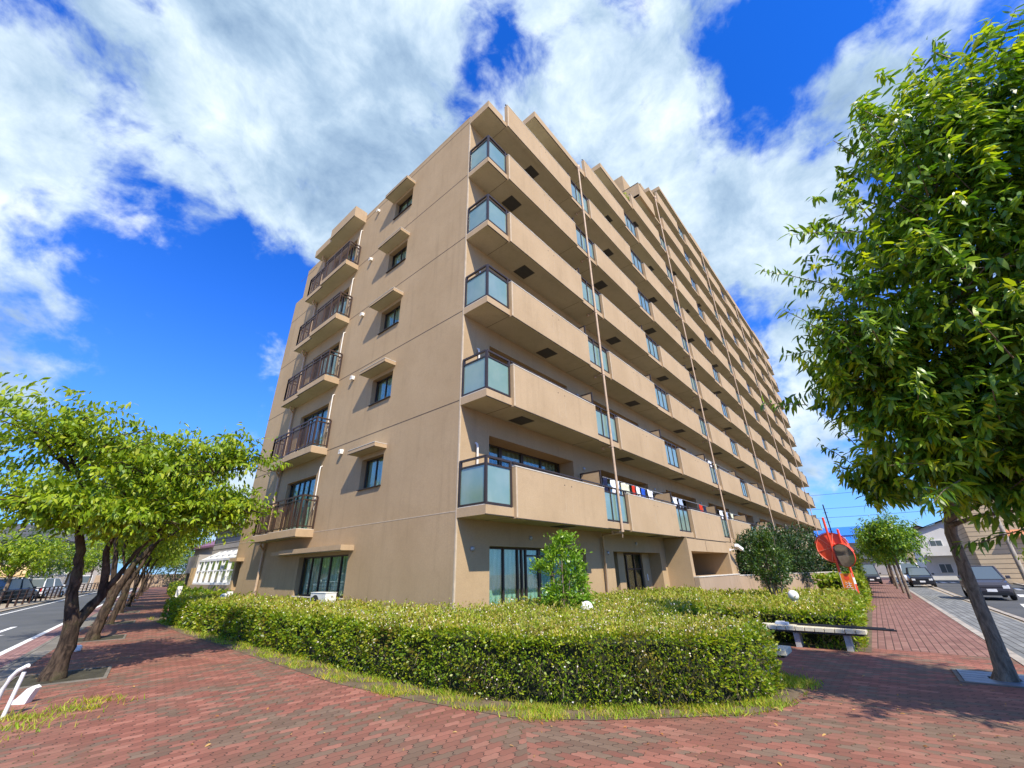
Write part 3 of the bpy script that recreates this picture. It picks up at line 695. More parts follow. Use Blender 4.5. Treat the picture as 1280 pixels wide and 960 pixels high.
# terrace edge parapet at k=5 first bay keeps the same part; end returns
# downpipes on the south side
for j, s in enumerate(ST):
    if j % 2 == 0 or s-0.72 > XE: continue
    xk = s-0.70; topk = {1:6,3:9}.get(j, 10); mb = MB(); zt = ZB+H*topk+0.05
    yb = FY-0.06
    z_low = ZB-0.02 if j == 1 else G(xk, 5.0)-0.1
    mb.tube([(xk,yb,z_low),(xk,yb,zt)], 0.043, 'pipe_tan', 10)
    if j == 1:
        mb.tube([(xk,yb,z_low),(xk+0.02,yb+0.03,z_low-0.07),(xk+0.1,Y0-0.25,z_low-0.10),(xk+0.3,Y0-0.1,z_low-0.14),(xk+0.3,Y0-0.08,-0.2)], 0.043, 'pipe_tan', 10)
    mb.lathe([(0.045,-0.25),(0.09,-0.1),(0.10,0.0),(0.05,0.02)], (xk,yb,zt+0.02), 'pipe_tan', (0,0,1), 10)
    dp = mb.build('downpipe', B, smooth=True)
    mb = MB()
    for k in range(topk):
        z = ZB+H*k
        mb.bar((xk,yb,z-0.05), (xk-0.02,FY+0.30,z-0.05), 0.03, 'pipe_tan'); mb.lathe([(0.055,-0.03),(0.055,0.03)], (xk,yb,z-0.05), 'pipe_tan', (0,0,1), 10)
        mb.lathe([(0.05,-0.02),(0.05,0.02)], (xk,yb,z+1.3), 'pipe_tan', (0,0,1), 10); mb.bar((xk,yb,z-0.05), (xk+0.02, yb+0.03, z-0.25), 0.02, 'pipe_tan')
        mb.tube([(xk-0.02,FY+0.30,z-0.02),(xk-0.02,FY+0.30,z-0.12)], 0.045, 'pipe_tan', 8)
    mb.build('bracket', dp)
# ground-floor big sliding window with green curtains (unit 1)
fr = MB()
for x in (8.0,8.12,8.78,9.36,9.54,9.72,10.3,10.36,10.98,11.6,12.4): fr.box(x-0.03, x+0.03, Y0+0.27, Y0+0.33, -0.1, 2.04, 'bronze')
for z in (2.03, 1.86): fr.box(7.98 if z > 2 else 9.72, 12.43, Y0+0.275, Y0+0.325, z-0.022, z+0.022, 'bronze')
fr.box(7.98, 8.12, Y0+0.278, Y0+0.322, 1.0, 1.04, 'bronze')
w = fr.build('terrace_window', B)
pn = MB(); pn.box(7.98, 12.43, Y0+0.296, Y0+0.302, -0.1, 2.03, 'window_glass'); pn.build('pane', w)
ct = MB(); ct.quad([(7.98,Y0+0.36,-0.1),(12.43,Y0+0.36,-0.1),(12.43,Y0+0.36,2.05),(7.98,Y0+0.36,2.05)], 'curtain_green'); ct.build('curtain', w)
# unit 2: glass panel, column and entrance door
fr = MB()
for x in (14.32, 15.1, 15.68, 16.35, 17.0, 17.62): fr.box(x-0.035, x+0.035, Y0+0.55, Y0+0.62, -0.1, 2.02, 'bronze')
for z in (2.0, 1.45): fr.box(16.3 if z < 2 else 15.65, 17.65, Y0+0.56, Y0+0.61, z-0.03, z+0.03, 'bronze')
w = fr.build('entrance_window', B)
pn = MB(); pn.box(14.32, 15.1, Y0+0.58, Y0+0.59, 0, 2.0, 'window_glass'); pn.box(15.7, 17.6, Y0+0.58, Y0+0.59, 0, 2.0, 'window_glass'); pn.build('pane', w)
ct = MB(); ct.quad([(14.32,Y0+0.7,0),(15.1,Y0+0.7,0),(15.1,Y0+0.7,2.02),(14.32,Y0+0.7,2.02)], 'curtain_green')
ct.quad([(15.1,Y0+0.75,0),(18.38,Y0+0.75,0),(18.38,Y0+0.75,2.02),(15.1,Y0+0.75,2.02)], 'dark'); ct.build('curtain', w)  # no curtain here: dark backing painted as the unlit interior behind the door
mb = MB(); mb.box(15.14, 15.62, Y0+0.30, Y0+0.66, -0.1, 2.04, 'wall'); mb.build('column', B)
mb = MB(); mb.box(17.66, 18.37, Y0+0.50, Y0+0.617, -0.1, 2.035, 'wall'); mb.build('wall_panel', B)
mb = MB(); mb.box(17.9, 17.96, Y0+0.47, Y0+0.499, 1.0, 1.25, 'white_paint'); mb.build('intercom', B)
for x_ in (7.36,): add('vent_cap', VMESH, B, (x_, Y0-0.001, 1.98))
add('vent_cap', VMESH, B, (9.6, Y0-0.001, 2.3)); add('vent_cap', VMESH, B, (13.9, Y0-0.001, 1.98)); add('vent_cap', VMESH, B, (16.2, Y0-0.001, 2.35))
# --- west side: small windows, canopies, balconies
fr, pn, ct = MB(), MB(), MB()
for y in (0.02, 0.62, 1.21): fr.box(-0.025, 0.025, y-0.02, y+0.02, 0, 0.95, 'bronze')
for z in (0.02, 0.93): fr.box(-0.025, 0.025, 0, 1.23, z-0.02, z+0.02, 'bronze')
fr.box(-0.25, 0.0, -0.02, 1.25, -0.02, 0.0, 'bronze')
pn.box(-0.003, 0.003, 0.03, 1.2, 0.03, 0.92, 'window_glass')
ct.quad([(0.10,0.0,0),(0.10,1.23,0),(0.10,1.23,0.95),(0.10,0.0,0.95)], 'curtain_side')
a1, a2, a3 = fr.mesh('side_window'), pn.mesh('pane'), ct.mesh('curtain')
cn = MB(); cn.box(-0.42, 0.0, 0.0, 1.56, 0.0, 0.12, 'parapet', bottom='soffit'); cn.box(-0.425, -0.40, -0.004, 1.564, -0.008, 0.006, 'drip'); cn.box(-0.43, 0, -0.006, 1.566, 0.12, 0.135, 'concrete_white'); CN = cn.mesh('window_canopy')
vp = MB(); vp.lathe([(0.0,-0.12),(0.06,-0.12),(0.075,-0.02),(0.075,0.0)], (0,0,0), 'pipe_white', (1,0,0), 12); vp.box(-0.12,-0.01,-0.07,0.07,-0.10,0.0,'pipe_white'); VP = vp.mesh('vent_hood')
# side balcony slab
bs = MB()
bs.box(-0.60, 0.0, 0.0, 2.35, 0.0, 0.24, 'parapet', bottom='soffit'); bs.box(-0.50, 0.0, 2.35, 4.15, 0.0, 0.24, 'parapet', bottom='soffit')
bs.box(-0.606, -0.58, -0.004, 2.356, -0.006, 0.014, 'drip'); bs.box(-0.506, -0.48, 2.356, 4.154, -0.006, 0.014, 'drip')
bs.box(-0.58, 0.0, 0.03, 2.33, 0.24, 0.26, 'concrete_white'); bs.box(-0.48, 0.0, 2.33, 4.13, 0.24, 0.26, 'concrete_white'); BS = bs.mesh('side_balcony')
rl = MB()
def rail_run(mb, a, b, n, posts=2):
    a, b = Vector(a), Vector(b)
    for z, t in ((1.35,0.05),(1.20,0.035),(0.34,0.035)): mb.bar(a+Vector((0,0,z)), b+Vector((0,0,z)), 0.045, 'rail_brown', t)
    for i in range(n+1):
        q = a+(b-a)*i/n; thick = 0.05 if i % max(1, n//posts) == 0 else 0.018
        mb.bar(q+Vector((0,0,0.26 if thick > .03 else 0.34)), q+Vector((0,0,1.34 if thick > .03 else 1.2)), thick, 'rail_brown')
rail_run(rl, (-0.55,0.05,0), (-0.55,2.30,0), 20, 3); rail_run(rl, (-0.55,0.05,0), (-0.03,0.05,0), 5, 1)
rail_run(rl, (-0.45,2.38,0), (-0.45,4.1,0), 15, 3); rail_run(rl, (-0.45,4.1,0), (-0.03,4.1,0), 4, 1); RL = rl.mesh('railing')
dr, dp_, dc = MB(), MB(), MB()
for y in (0.03, 0.80, 1.25, 1.68, 2.43): dr.box(-0.03, 0.03, y-0.025, y+0.025, 0, 1.95, 'bronze')
for z in (0.02, 1.92): dr.box(-0.03, 0.03, 0, 2.46, z-0.03, z+0.03, 'bronze')
dp_.box(-0.004, 0.004, 0.03, 2.43, 0.02, 1.92, 'window_glass')
dc.quad([(0.12,0,0),(0.12,2.46,0),(0.12,2.46,1.95),(0.12,0,1.95)], 'curtain_side')
D1, D2, D3 = dr.mesh('balcony_door'), dp_.mesh('pane'), dc.mesh('curtain')
hk = MB(); hk.tube([(-0.07,0,0.9),(-0.07,0,2.32),(-0.06,0,2.42),(0.0,0,2.46)], 0.021, 'pipe_white', 8); HK = hk.mesh('duct_pipe', True)
for k in range(5):
    z = H*k
    w = add('side_window', a1, B, (X0+0.19, 11.05, 3.88+z)); add('pane', a2, w); add('curtain', a3, w)
    add('window_canopy', CN, B, (X0, 10.94, 4.98+z)); add('vent_hood', VP, B, (X0, 13.70, 5.40+z))
    b_ = add('side_balcony', BS, B, (X0, 14.88, ZB+z)); add('railing', RL, b_)
    w = add('balcony_door', D1, B, (X0+0.17, 15.42, 2.90+z)); add('pane', D2, w); add('curtain', D3, w)
    add('duct_pipe', HK, B, (X0, 15.05, ZB+z))
mb = MB()
mb.box(X0-0.60, X0, 14.88, 17.2, ZB+H*5, ZB+H*5+0.62, 'parapet', bottom='soffit'); mb.box(X0-0.50, X0, 17.2, 19.05, ZB+H*5, ZB+H*5+0.42, 'parapet', bottom='soffit')
mb.box(X0-0.606, X0-0.58, 14.874, 17.206, ZB+H*5-0.006, ZB+H*5+0.014, 'drip')
mb.build('roof_canopy', B)
mb = MB(); mb.tube([(X0-0.07,18.72,0.1),(X0-0.07,18.72,16.9)], 0.045, 'pipe_tan', 10)
for k in range(6): mb.tube([(X0-0.07,18.72,ZB+H*k-0.28),(X0-0.25,18.66,ZB+H*k-0.1),(X0-0.25,18.6,ZB+H*k-0.0)], 0.04, 'pipe_tan', 8)
mb.build('downpipe', B, smooth=True)
fr, pn, ct = MB(), MB(), MB()
for y in (12.38, 13.05, 13.72, 14.35, 14.98, 15.58): fr.box(X0+0.16, X0+0.22, y-0.025, y+0.025, 0.86, 2.03, 'bronze')
for z in (0.88, 2.01): fr.box(X0+0.165, X0+0.215, 12.36, 15.6, z-0.025, z+0.025, 'bronze')
fr.box(X0-0.06, X0+0.18, 12.30, 15.66, 0.83, 0.86, 'concrete_white')
w = fr.build('ground_window', B); pn.box(X0+0.188, X0+0.194, 12.38, 15.58, 0.88, 2.01, 'window_glass'); pn.build('pane', w)
ct.quad([(X0+0.30,12.36,0.86),(X0+0.30,15.6,0.86),(X0+0.30,15.6,2.03),(X0+0.30,12.36,2.03)], 'curtain_side'); ct.build('curtain', w)
mb = MB(); mb.box(X0-0.42, X0, 12.10, 16.3, 2.12, 2.27, 'parapet', bottom='soffit'); mb.box(X0-0.34, X0, 16.3, 17.2, 2.12, 2.25, 'parapet', bottom='soffit'); mb.box(X0-0.425,X0-0.4,12.095,16.305,2.113,2.13,'drip'); mb.build('window_canopy', B)
# cctv camera
t = thing('security_camera', 'white security camera on a bracket beside the drainpipe', 'camera', (25.0, FP-0.02, 2.25))
mb = MB(); mb.box(-0.06,0.06,-0.04,0.02,-0.06,0.06,'white_paint'); mb.bar((0,0,0),(0.1,-0.35,0.02),0.03,'white_paint'); mb.build('bracket', t)
mb = MB(); mb.obox((0.05,-0.45,0.10),(0.30,-0.05,-0.10),(0.01,0.08,0),(0.03,0,0.07),'white_paint'); mb.build('camera_body', t, bevel=0.01)
mb = MB(); mb.obox((0.36,-0.50,-0.005),(0.01,0,-0.003),(0.0,0.06,0),(0.003,0,0.05),'dark'); mb.build('lens', t)
# ================================================================== AIR CONDITIONERS, LAUNDRY
def ac_unit(label, loc, rz=0, group=None, s=1.0):
    t = thing('air_conditioner', label, 'air conditioner', loc, rz, group)
    mb = MB(); mb.box(-0.39*s,0.39*s,-0.14*s,0.14*s,0.04,0.56*s,'ac_white'); mb.box(-0.40*s,0.40*s,-0.15*s,0.15*s,0.56*s,0.575*s,'ac_white')
    mb.box(-0.33*s,-0.27*s,-0.12*s,0.12*s,0,0.04,'black_plastic'); mb.box(0.27*s,0.33*s,-0.12*s,0.12*s,0,0.04,'black_plastic'); mb.build('casing', t, bevel=0.01)
    mb = MB()
    for r in (0.07,0.12,0.17,0.21): mb.lathe([(r*s,-0.004),((r+0.008)*s,-0.004)], (-0.12*s,-0.146*s,0.30*s), 'grille', (0,1,0), 20)
    mb.lathe([(0.0,0.0),(0.22*s,0.0)], (-0.12*s,-0.142*s,0.30*s), 'grille', (0,1,0), 20); mb.build('fan_grille', t)
    return t
t = ac_unit('white air conditioner on the ground under the wide ground-floor window', (X0-0.34, 12.85, 0.36), -math.pi/2, None, 1.15)
mb = MB(); mb.box(X0-0.5,X0-0.15,12.45,13.3,-0.02,0.36,'concrete_white'); o = mb.build('concrete_plinth'); tag(o, 'low concrete plinth carrying the air conditioner by the west wall', 'plinth')
FL = ['second', 'third', 'fourth', 'fifth', 'sixth']
for k in range(5):
    ac_unit('air conditioner behind the frosted corner railing of the %s floor' % FL[k], (X0+0.55, FY+0.42, ZB+H*k+0.22), 0, 'air conditioners on the corner balconies', 0.85)
def cloth_piece(name, label, cat, x, y, z, w, h, m, group='laundry drying on the second floor balconies', shape='towel'):
    me_v, me_f = [], []; nx, nz = 7, 6
    for j in range(nz+1):
        for i in range(nx+1):
            u, v = i/nx, j/nz
            xx = (u-0.5)*w*(1.0 - (0.12*v if shape == 'towel' else -0.10*v))
            if shape == 'shirt' and v < 0.35: xx *= 1.45
            me_v.append((xx, 0.025*math.sin(u*9+x*7)*(0.4+v)+0.01*math.sin(v*7), -v*h - 0.02*math.sin(u*5+x)))
    for j in range(nz):
        for i in range(nx):
            a = j*(nx+1)+i; me_f.append((a,a+1,a+nx+2,a+nx+1))
    me = bpy.data.meshes.new(name); me.from_pydata(me_v, [], me_f); me.materials.append(MATS[m]); me.polygons.foreach_set('use_smooth',[True]*len(me_f)); me.update()
    o = bpy.data.objects.new(name, me); COL.objects.link(o); o.location = (x,y,z)
    sm = o.modifiers.new('solid','SOLIDIFY'); sm.thickness = 0.008
    return tag(o, label, cat, group)
def pole_thing(x0, x1, y, z, label):
    mb = MB(); mb.tube([(x0,y,z),(x1,y,z)], 0.015, 'galv', 8)
    return tag(mb.build('laundry_pole'), label, 'laundry pole')
zp = 4.38
pole_thing(12.9, 18.1, 6.98, zp, 'laundry pole over the second balcony from the street corner, second floor')
for nm, lb, ct_, x, w, h, m_, sh_ in [
    ('towel','dark navy towel hanging behind the drainpipe',           'towel', 13.05,0.30,0.62,'cloth_navy','towel'),
    ('shirt','white shirt hanging just right of the drainpipe',        'shirt', 13.75,0.42,0.48,'cloth_white','shirt'),
    ('sheet','cream crumpled sheet hung between the white shirt and the red cloth','sheet', 14.55,0.62,0.52,'cloth_cream','towel'),
    ('shirt','red shirt hanging beside the cream sheet',               'shirt', 15.25,0.28,0.52,'cloth_red','towel'),
    ('towel','small white towel between the red shirt and the blue towel','towel', 15.62,0.26,0.45,'cloth_white','towel'),
    ('towel','blue towel on the second floor laundry pole',            'towel', 16.10,0.40,0.60,'cloth_blue','towel'),
    ('towel','wide white towel at the far end of the laundry pole beside the screen','towel', 16.75,0.52,0.58,'cloth_white','towel')]:
    cloth_piece(nm, lb, ct_, x, 6.98, zp-0.015, w, h, m_, shape=sh_)
pole_thing(19.0, 24.0, 6.98, zp, 'laundry pole over the third balcony from the street corner, second floor')
for i, (x, w, h, m_, lb) in enumerate([(19.4,0.5,0.4,'cloth_white','white towel at the near end of the third balcony pole'),(20.1,0.4,0.4,'cloth_stripe','pale blue striped cloth on the third balcony pole'),
        (22.9,0.5,0.55,'cloth_red','red cloth on the third balcony pole beside the partition screen'),(23.5,0.35,0.5,'cloth_navy','dark cloth at the far end of the third balcony pole')]):
    cloth_piece('cloth', lb, 'cloth', x, 6.98, zp-0.015, w, h, m_)
pole_thing(25.8, 30.4, 6.98, zp, 'laundry pole over the fourth balcony from the street corner, second floor')
for i, (x, w, m_, lb) in enumerate([(26.3,0.5,'cloth_white','plain white sheet on the fourth balcony pole'),(27.3,0.55,'cloth_stripe','blue patterned towel in the middle of the fourth balcony pole'),(28.5,0.6,'cloth_cream','cream towel on the fourth balcony pole')]):
    cloth_piece('cloth', lb, 'cloth', x, 6.98, zp-0.015, w, 0.5, m_)
pole_thing(25.0, 31.0, 6.98, zp+H, 'laundry pole over the fourth balcony from the street corner, third floor')
for i, (x, w, m_, lb) in enumerate([(25.3,0.45,'cloth_white','white cloth by the drainpipe on the third floor'),(26.2,0.6,'cloth_white','broad white sheet on the third floor laundry pole'),(27.2,0.5,'cloth_cream','cream cloth at the end of the third floor laundry pole')]):
    cloth_piece('cloth', lb, 'cloth', x, 6.98, zp+H-0.015, w, 0.45, m_, 'laundry drying on the third floor')
o = cloth_piece('towel', 'purple towel in the gap beside the corner railing of the fourth floor', 'towel', 7.74, FY+0.1, ZB+2*H+1.25, 0.12, 0.85, 'cloth_pink', None)
# low plant spilling over the upper terrace
t = thing('potted_plant', 'yellow green plant spilling over the upper terrace parapet', 'potted plant', (20.6, 7.1, ZB+H*7+1.2))
n = 260; P_ = rng.normal(0, 1, (n,3))*np.array([0.35,0.18,0.16])+np.array([0,0,0.12]); dd = rng.normal(0,1,(n,3)); dd[:,2] -= .2
scatter('foliage', *LEAF_OVAL, frames(dd, rng.uniform(.10,.18,n), 1.0, rng.uniform(0,6.28,n)), P_, 'leaf_lime', t)
mb = MB(); mb.lathe([(0.0,-0.25),(0.14,-0.25),(0.18,0.0),(0.16,0.0),(0.0,-0.03)], (0,0,0), 'soil'); mb.build('pot', t)

# ================================================================== GARDEN WALLS
t = thing('garden_wall', 'low tan rendered wall running from the ground-floor block towards the mirrors', 'wall', (18.97,6.5,0))
mb = MB()
def wallseg(mb, a, b, z0, z1, th, m, cop='concrete_white'):
    a = Vector((*a,0)); b = Vector((*b,0)); n = Vector((-(b-a).y,(b-a).x,0)).normalized()*th/2
    mb.obox((a+b)/2+Vector((0,0,(z0+z1)/2)), (b-a)/2, n, (0,0,(z1-z0)/2), m)
    return a, b, n
o_ = -Vector((18.97,6.5,0))
def seg2(mb, a, b, z0, z1, th, m): wallseg(mb, (a[0]-18.97,a[1]-6.5), (b[0]-18.97,b[1]-6.5), z0, z1, th, m)
seg2(mb, (18.97,6.50), (25.0,6.50), -0.4, 1.08, 0.20, 'low_wall'); seg2(mb, (25.0,6.5), (33.5,3.15), -0.6, 1.02, 0.20, 'low_wall')
mb.build('wall_body', t)
mb = MB(); seg2(mb, (18.97,6.50), (25.05,6.50), 1.083, 1.12, 0.24, 'concrete_white'); seg2(mb, (25.0,6.5), (33.5,3.15), 1.023, 1.06, 0.24, 'concrete_white'); mb.build('coping', t)
t = thing('garden_wall', 'second tan wall running behind the low garden wall under the dark bushes', 'wall', (26,8,0))
mb = MB(); wallseg(mb, (0,-0.8), (12.0,-4.2), -0.6, 1.32, 0.2, 'low_wall'); mb.build('wall_body', t)
mb = MB(); wallseg(mb, (0,-0.8), (12.05,-4.2), 1.323, 1.36, 0.25, 'concrete_white'); mb.build('coping', t)

# ================================================================== HEDGES
def pip(px, py, poly):
    ins = np.zeros(len(px), bool); j = len(poly)-1
    for i in range(len(poly)):
        xi, yi = poly[i]; xj, yj = poly[j]
        c = ((yi > py) != (yj > py)) & (px < (xj-xi)*(py-yi)/(yj-yi+1e-12)+xi); ins ^= c; j = i
    return ins
def dens(d, base): return base*np.minimum(1.0, (5.0/np.maximum(d, 5.0))**1.55)
def wob(x, y): return 0.035*np.sin(x*2.3+1.1)*np.cos(y*1.9)+0.022*np.sin(x*6.1+y*4.7)+0.015*np.sin(x*11+y*13)
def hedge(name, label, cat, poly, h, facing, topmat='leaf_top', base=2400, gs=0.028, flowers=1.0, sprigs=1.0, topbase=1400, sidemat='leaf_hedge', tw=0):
    SPR = []
    """facing: indices of edges whose side face shows"""
    cx, cy = poly[0]; t = thing(name, label, cat, (cx, cy, 0))
    mb = MB(); cen = np.mean(np.array(poly), axis=0)
    # inner body, slightly smaller; its dark colour paints the shade in leaf gaps
    A = np.array(poly); n = len(A); ins = []
    for i in range(n):
        p0, p1, p2 = A[i-1], A[i], A[(i+1) % n]
        e1 = (p1-p0)/np.linalg.norm(p1-p0); e2 = (p2-p1)/np.linalg.norm(p2-p1)
        n1 = np.array([-e1[1], e1[0]]); n2 = np.array([-e2[1], e2[0]]); b = n1+n2; b /= max(0.45, np.dot(b,b)**0.5*0.5*2)/1.0
        ins.append(p1 + b*0.10*SGN)
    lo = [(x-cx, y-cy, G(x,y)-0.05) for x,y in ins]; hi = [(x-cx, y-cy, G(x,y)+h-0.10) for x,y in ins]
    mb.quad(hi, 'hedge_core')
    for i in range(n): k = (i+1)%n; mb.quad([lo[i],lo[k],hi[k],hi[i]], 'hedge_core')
    mb.build('shade_core', t)
    SP, SN = [], []
    for i in facing:
        a, b = A[i], A[(i+1)%n]; L = np.linalg.norm(b-a); steps = max(1, int(L/1.0))
        e = (b-a)/L; nn = np.array([e[1], -e[0]])*SGN
        for s_ in range(steps):
            f0, f1 = s_/steps, (s_+1)/steps; mid = a+(b-a)*(f0+f1)/2; dist = np.hypot(*mid)
            m_ = int(dens(dist, base)*L/steps*h); f = rng.uniform(f0, f1, m_); z = rng.uniform(-0.02, 1, m_)
            z = np.maximum(z, 0.02)*h
            bul = 0.05*np.sin(z/h*3.1)+0.03*np.sin(f*L*2.7)+0.02*np.sin(f*L*7.3+z*9)+rng.normal(0, 0.028, m_) - 0.02
            q = a[None]+(b-a)[None]*f[:,None]+nn[None]*bul[:,None]
            SP.append(np.column_stack([q, z])); SN.append(np.tile(np.array([nn[0],nn[1],0.35]), (m_,1)))
    for i in facing:      # a dense rounded lip along the top edge
        a, b = A[i], A[(i+1)%n]; L = np.linalg.norm(b-a); steps = max(1, int(L/1.0)); e = (b-a)/L; nn = np.array([e[1], -e[0]])*SGN
        for s_ in range(steps):
            mid = a+(b-a)*(s_+.5)/steps; m_ = int(dens(np.hypot(*mid), base)*L/steps*0.30); f = rng.uniform(s_/steps,(s_+1)/steps,m_); th = rng.uniform(0,1.57,m_)
            q = a[None]+(b-a)[None]*f[:,None]-nn[None]*(0.075-0.075*np.cos(th)+rng.normal(0.02,0.02,m_))[:,None]
            SP.append(np.column_stack([q, h-0.085+0.075*np.sin(th)+rng.normal(0,0.018,m_)+wob(q[:,0],q[:,1])])); SN.append(np.column_stack([nn[0]*np.cos(th),nn[1]*np.cos(th),np.sin(th)]))
    SP = np.concatenate(SP); SN = np.concatenate(SN)
    # rounded top edge : pull upper points in
    # bare patch: fewer leaves near the ground
    keep = rng.uniform(0,1,len(SP)) < np.clip(0.55+SP[:,2]/h*1.6, 0, 1)
    clump = np.sin(SP[:,0]*9+SP[:,2]*11)*np.sin(SP[:,1]*8-SP[:,2]*7)+0.5*np.sin(SP[:,0]*21+SP[:,1]*17)
    keep &= rng.uniform(0,1,len(SP)) < np.clip(0.80+0.42*clump, 0.22, 1)
    SP, SN = SP[keep], SN[keep]
    zg = np.array([G(x,y) for x,y in SP[:,:2]]); SP[:,2] += zg
    d2 = np.hypot(SP[:,0], SP[:,1]); sz = gs*np.maximum(1, (d2/5)**0.75)*rng.uniform(.7,1.35,len(SP))
    dirs = SN+rng.normal(0,0.75,SN.shape)
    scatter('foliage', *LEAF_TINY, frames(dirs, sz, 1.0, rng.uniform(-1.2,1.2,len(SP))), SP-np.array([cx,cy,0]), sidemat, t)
    # top
    lo_, hi_ = A.min(0), A.max(0); TP = []
    cs = 1.0
    for gx in np.arange(lo_[0], hi_[0], cs):
        for gy in np.arange(lo_[1], hi_[1], cs):
            dist = np.hypot(gx+.5, gy+.5); m_ = int(dens(dist, topbase)*cs*cs)
            if m_ < 1: continue
            q = np.column_stack([rng.uniform(gx,gx+cs,m_), rng.uniform(gy,gy+cs,m_)]); q = q[pip(q[:,0],q[:,1],poly)]
            if len(q): TP.append(q)
    TP = np.concatenate(TP); tz = h+wob(TP[:,0],TP[:,1])-0.03+np.abs(rng.normal(0,0.03,len(TP)))
    sp = rng.uniform(0,1,len(TP)) < 0.14*sprigs; tz[sp] += rng.uniform(0.02,0.13,sp.sum())**1.0
    TPP = np.column_stack([TP, tz+np.array([G(x,y) for x,y in TP])])
    d2 = np.hypot(TP[:,0],TP[:,1]); sz = gs*1.05*np.maximum(1,(d2/5)**0.75)*rng.uniform(.7,1.4,len(TP))
    dirs = rng.normal(0,0.8,(len(TP),3)); dirs[:,2] = np.abs(dirs[:,2])+0.45
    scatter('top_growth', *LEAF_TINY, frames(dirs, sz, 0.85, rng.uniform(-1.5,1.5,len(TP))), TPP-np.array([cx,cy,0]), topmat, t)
    if tw:
        mt = MB(); k_ = rng.choice(len(SP), min(tw, len(SP)), replace=False)
        for i in k_:
            q0 = Vector(SP[i]-np.array([cx,cy,0])); nn_ = Vector(SN[i]).normalized(); 
            if q0.z > h*0.62: continue
            d_ = (nn_*rng.uniform(-.1,.5)+Vector((rng.normal(0,.5),rng.normal(0,.5),rng.uniform(.3,1)))).normalized(); mt.tube([q0-nn_*0.02-d_*0.07, q0-nn_*0.005, q0+d_*rng.uniform(.05,.12)+nn_*0.015],[0.0035,0.003,0.0015],'twig',4,False)
        k_ = rng.choice(len(TPP), tw//3, replace=False)
        for i in k_:
            q0 = Vector(TPP[i]-np.array([cx,cy,0])); e_ = q0+Vector((rng.normal(0,.03),rng.normal(0,.03),rng.uniform(.08,.20))); mt.tube([q0-Vector((0,0,.05)),e_],[0.002,0.001],'twig',3,False); SPR.append(e_)
        mt.build('twigs', t)
        e_ = np.repeat(np.array(SPR),5,axis=0)+rng.normal(0,0.02,(len(SPR)*5,3)); dd_ = rng.normal(0,.8,e_.shape)+np.array([0,0,.5])
        scatter('stray_shoots', *LEAF_TINY, frames(dd_, rng.uniform(.018,.036,len(e_)), 1.0, rng.uniform(-1,1,len(e_))), e_, topmat, t)
    # blossoms
    nf = int(len(TP)*0.075*flowers); idx = rng.integers(0,len(TP),nf); FP_ = TPP[idx]+rng.normal(0,0.012,(nf,3))+np.array([0,0,0.03])
    ns = int(len(SP)*0.012*flowers); idx = rng.integers(0,len(SP),ns); FS = SP[idx]+SN[idx]*0.03
    FF = np.concatenate([FP_,FS]); d2 = np.hypot(FF[:,0],FF[:,1])
    if len(FF):
        scatter('blossom', *LEAF_TINY, frames(rng.normal(0,1,(len(FF),3)), 0.024*np.maximum(1,(d2/6)**0.6)*rng.uniform(.6,1.3,len(FF)), 1.25, rng.uniform(-3,3,len(FF))), FF-np.array([cx,cy,0]), 'blossom', t)
    return t
SGN = 1.0
# polygons counter-clockwise => interior on the left; facing edges listed
polyA = [(4.62,20.8),(4.56,16.4),(4.52,10.3),(4.47,7.4),(4.50,5.4),(4.68,4.35),(5.02,3.40),(5.30,2.95),(5.62,2.55),(6.02,2.08),(6.50,1.78),(7.0,1.68),(7.48,1.76),(7.62,2.1),(7.75,3.5),(11.6,3.95),(18.9,6.35),(18.9,7.0),(17,7.5),(7.0,7.45),(6.72,7.45),(6.72,20.8)]
hedge('hedge', 'clipped waist-low hedge wrapping the street corner of the building, dotted with white blossom', 'hedge', polyA, 0.72, list(range(0,15)), base=4300, topbase=2300, gs=0.036, flowers=2.2, tw=1500)
polyB = [(11.72,4.25),(11.62,1.30),(11.85,1.06),(14.5,1.22),(17.5,1.38),(21.6,1.62),(22.2,2.4),(20.5,4.6),(19.0,6.45),(18.7,6.6)]
hedge('hedge', 'dark leaved low hedge behind the long bench with a round white lamp on it', 'hedge', polyB, 0.60, [0,1,2,3,4], base=4200, topbase=2400, flowers=2.0, gs=0.036, tw=500)
polyC = [(5.2,21.0),(6.8,21.0),(7.0,28.3),(8.6,34),(10.9,40),(14.4,58),(12.8,58),(9.3,40),(7.2,29.6)]
SGN = 1.0
hedge('hedge', 'clipped green hedge along the left pavement beyond the building corner', 'hedge', polyC, 0.80, [8,7,6,0], base=3800, gs=0.045, flowers=0.2, topmat='leaf_hedge')
polyD = [(24.2,1.62),(34,2.05),(44,2.45),(44,3.6),(33.5,3.0),(24.4,3.2)]
hedge('hedge', 'bright green clipped hedge along the right pavement beyond the road mirrors', 'hedge', polyD, 1.05, [0,5], base=3400, gs=0.05, flowers=0.0, topmat='leaf_hedge')

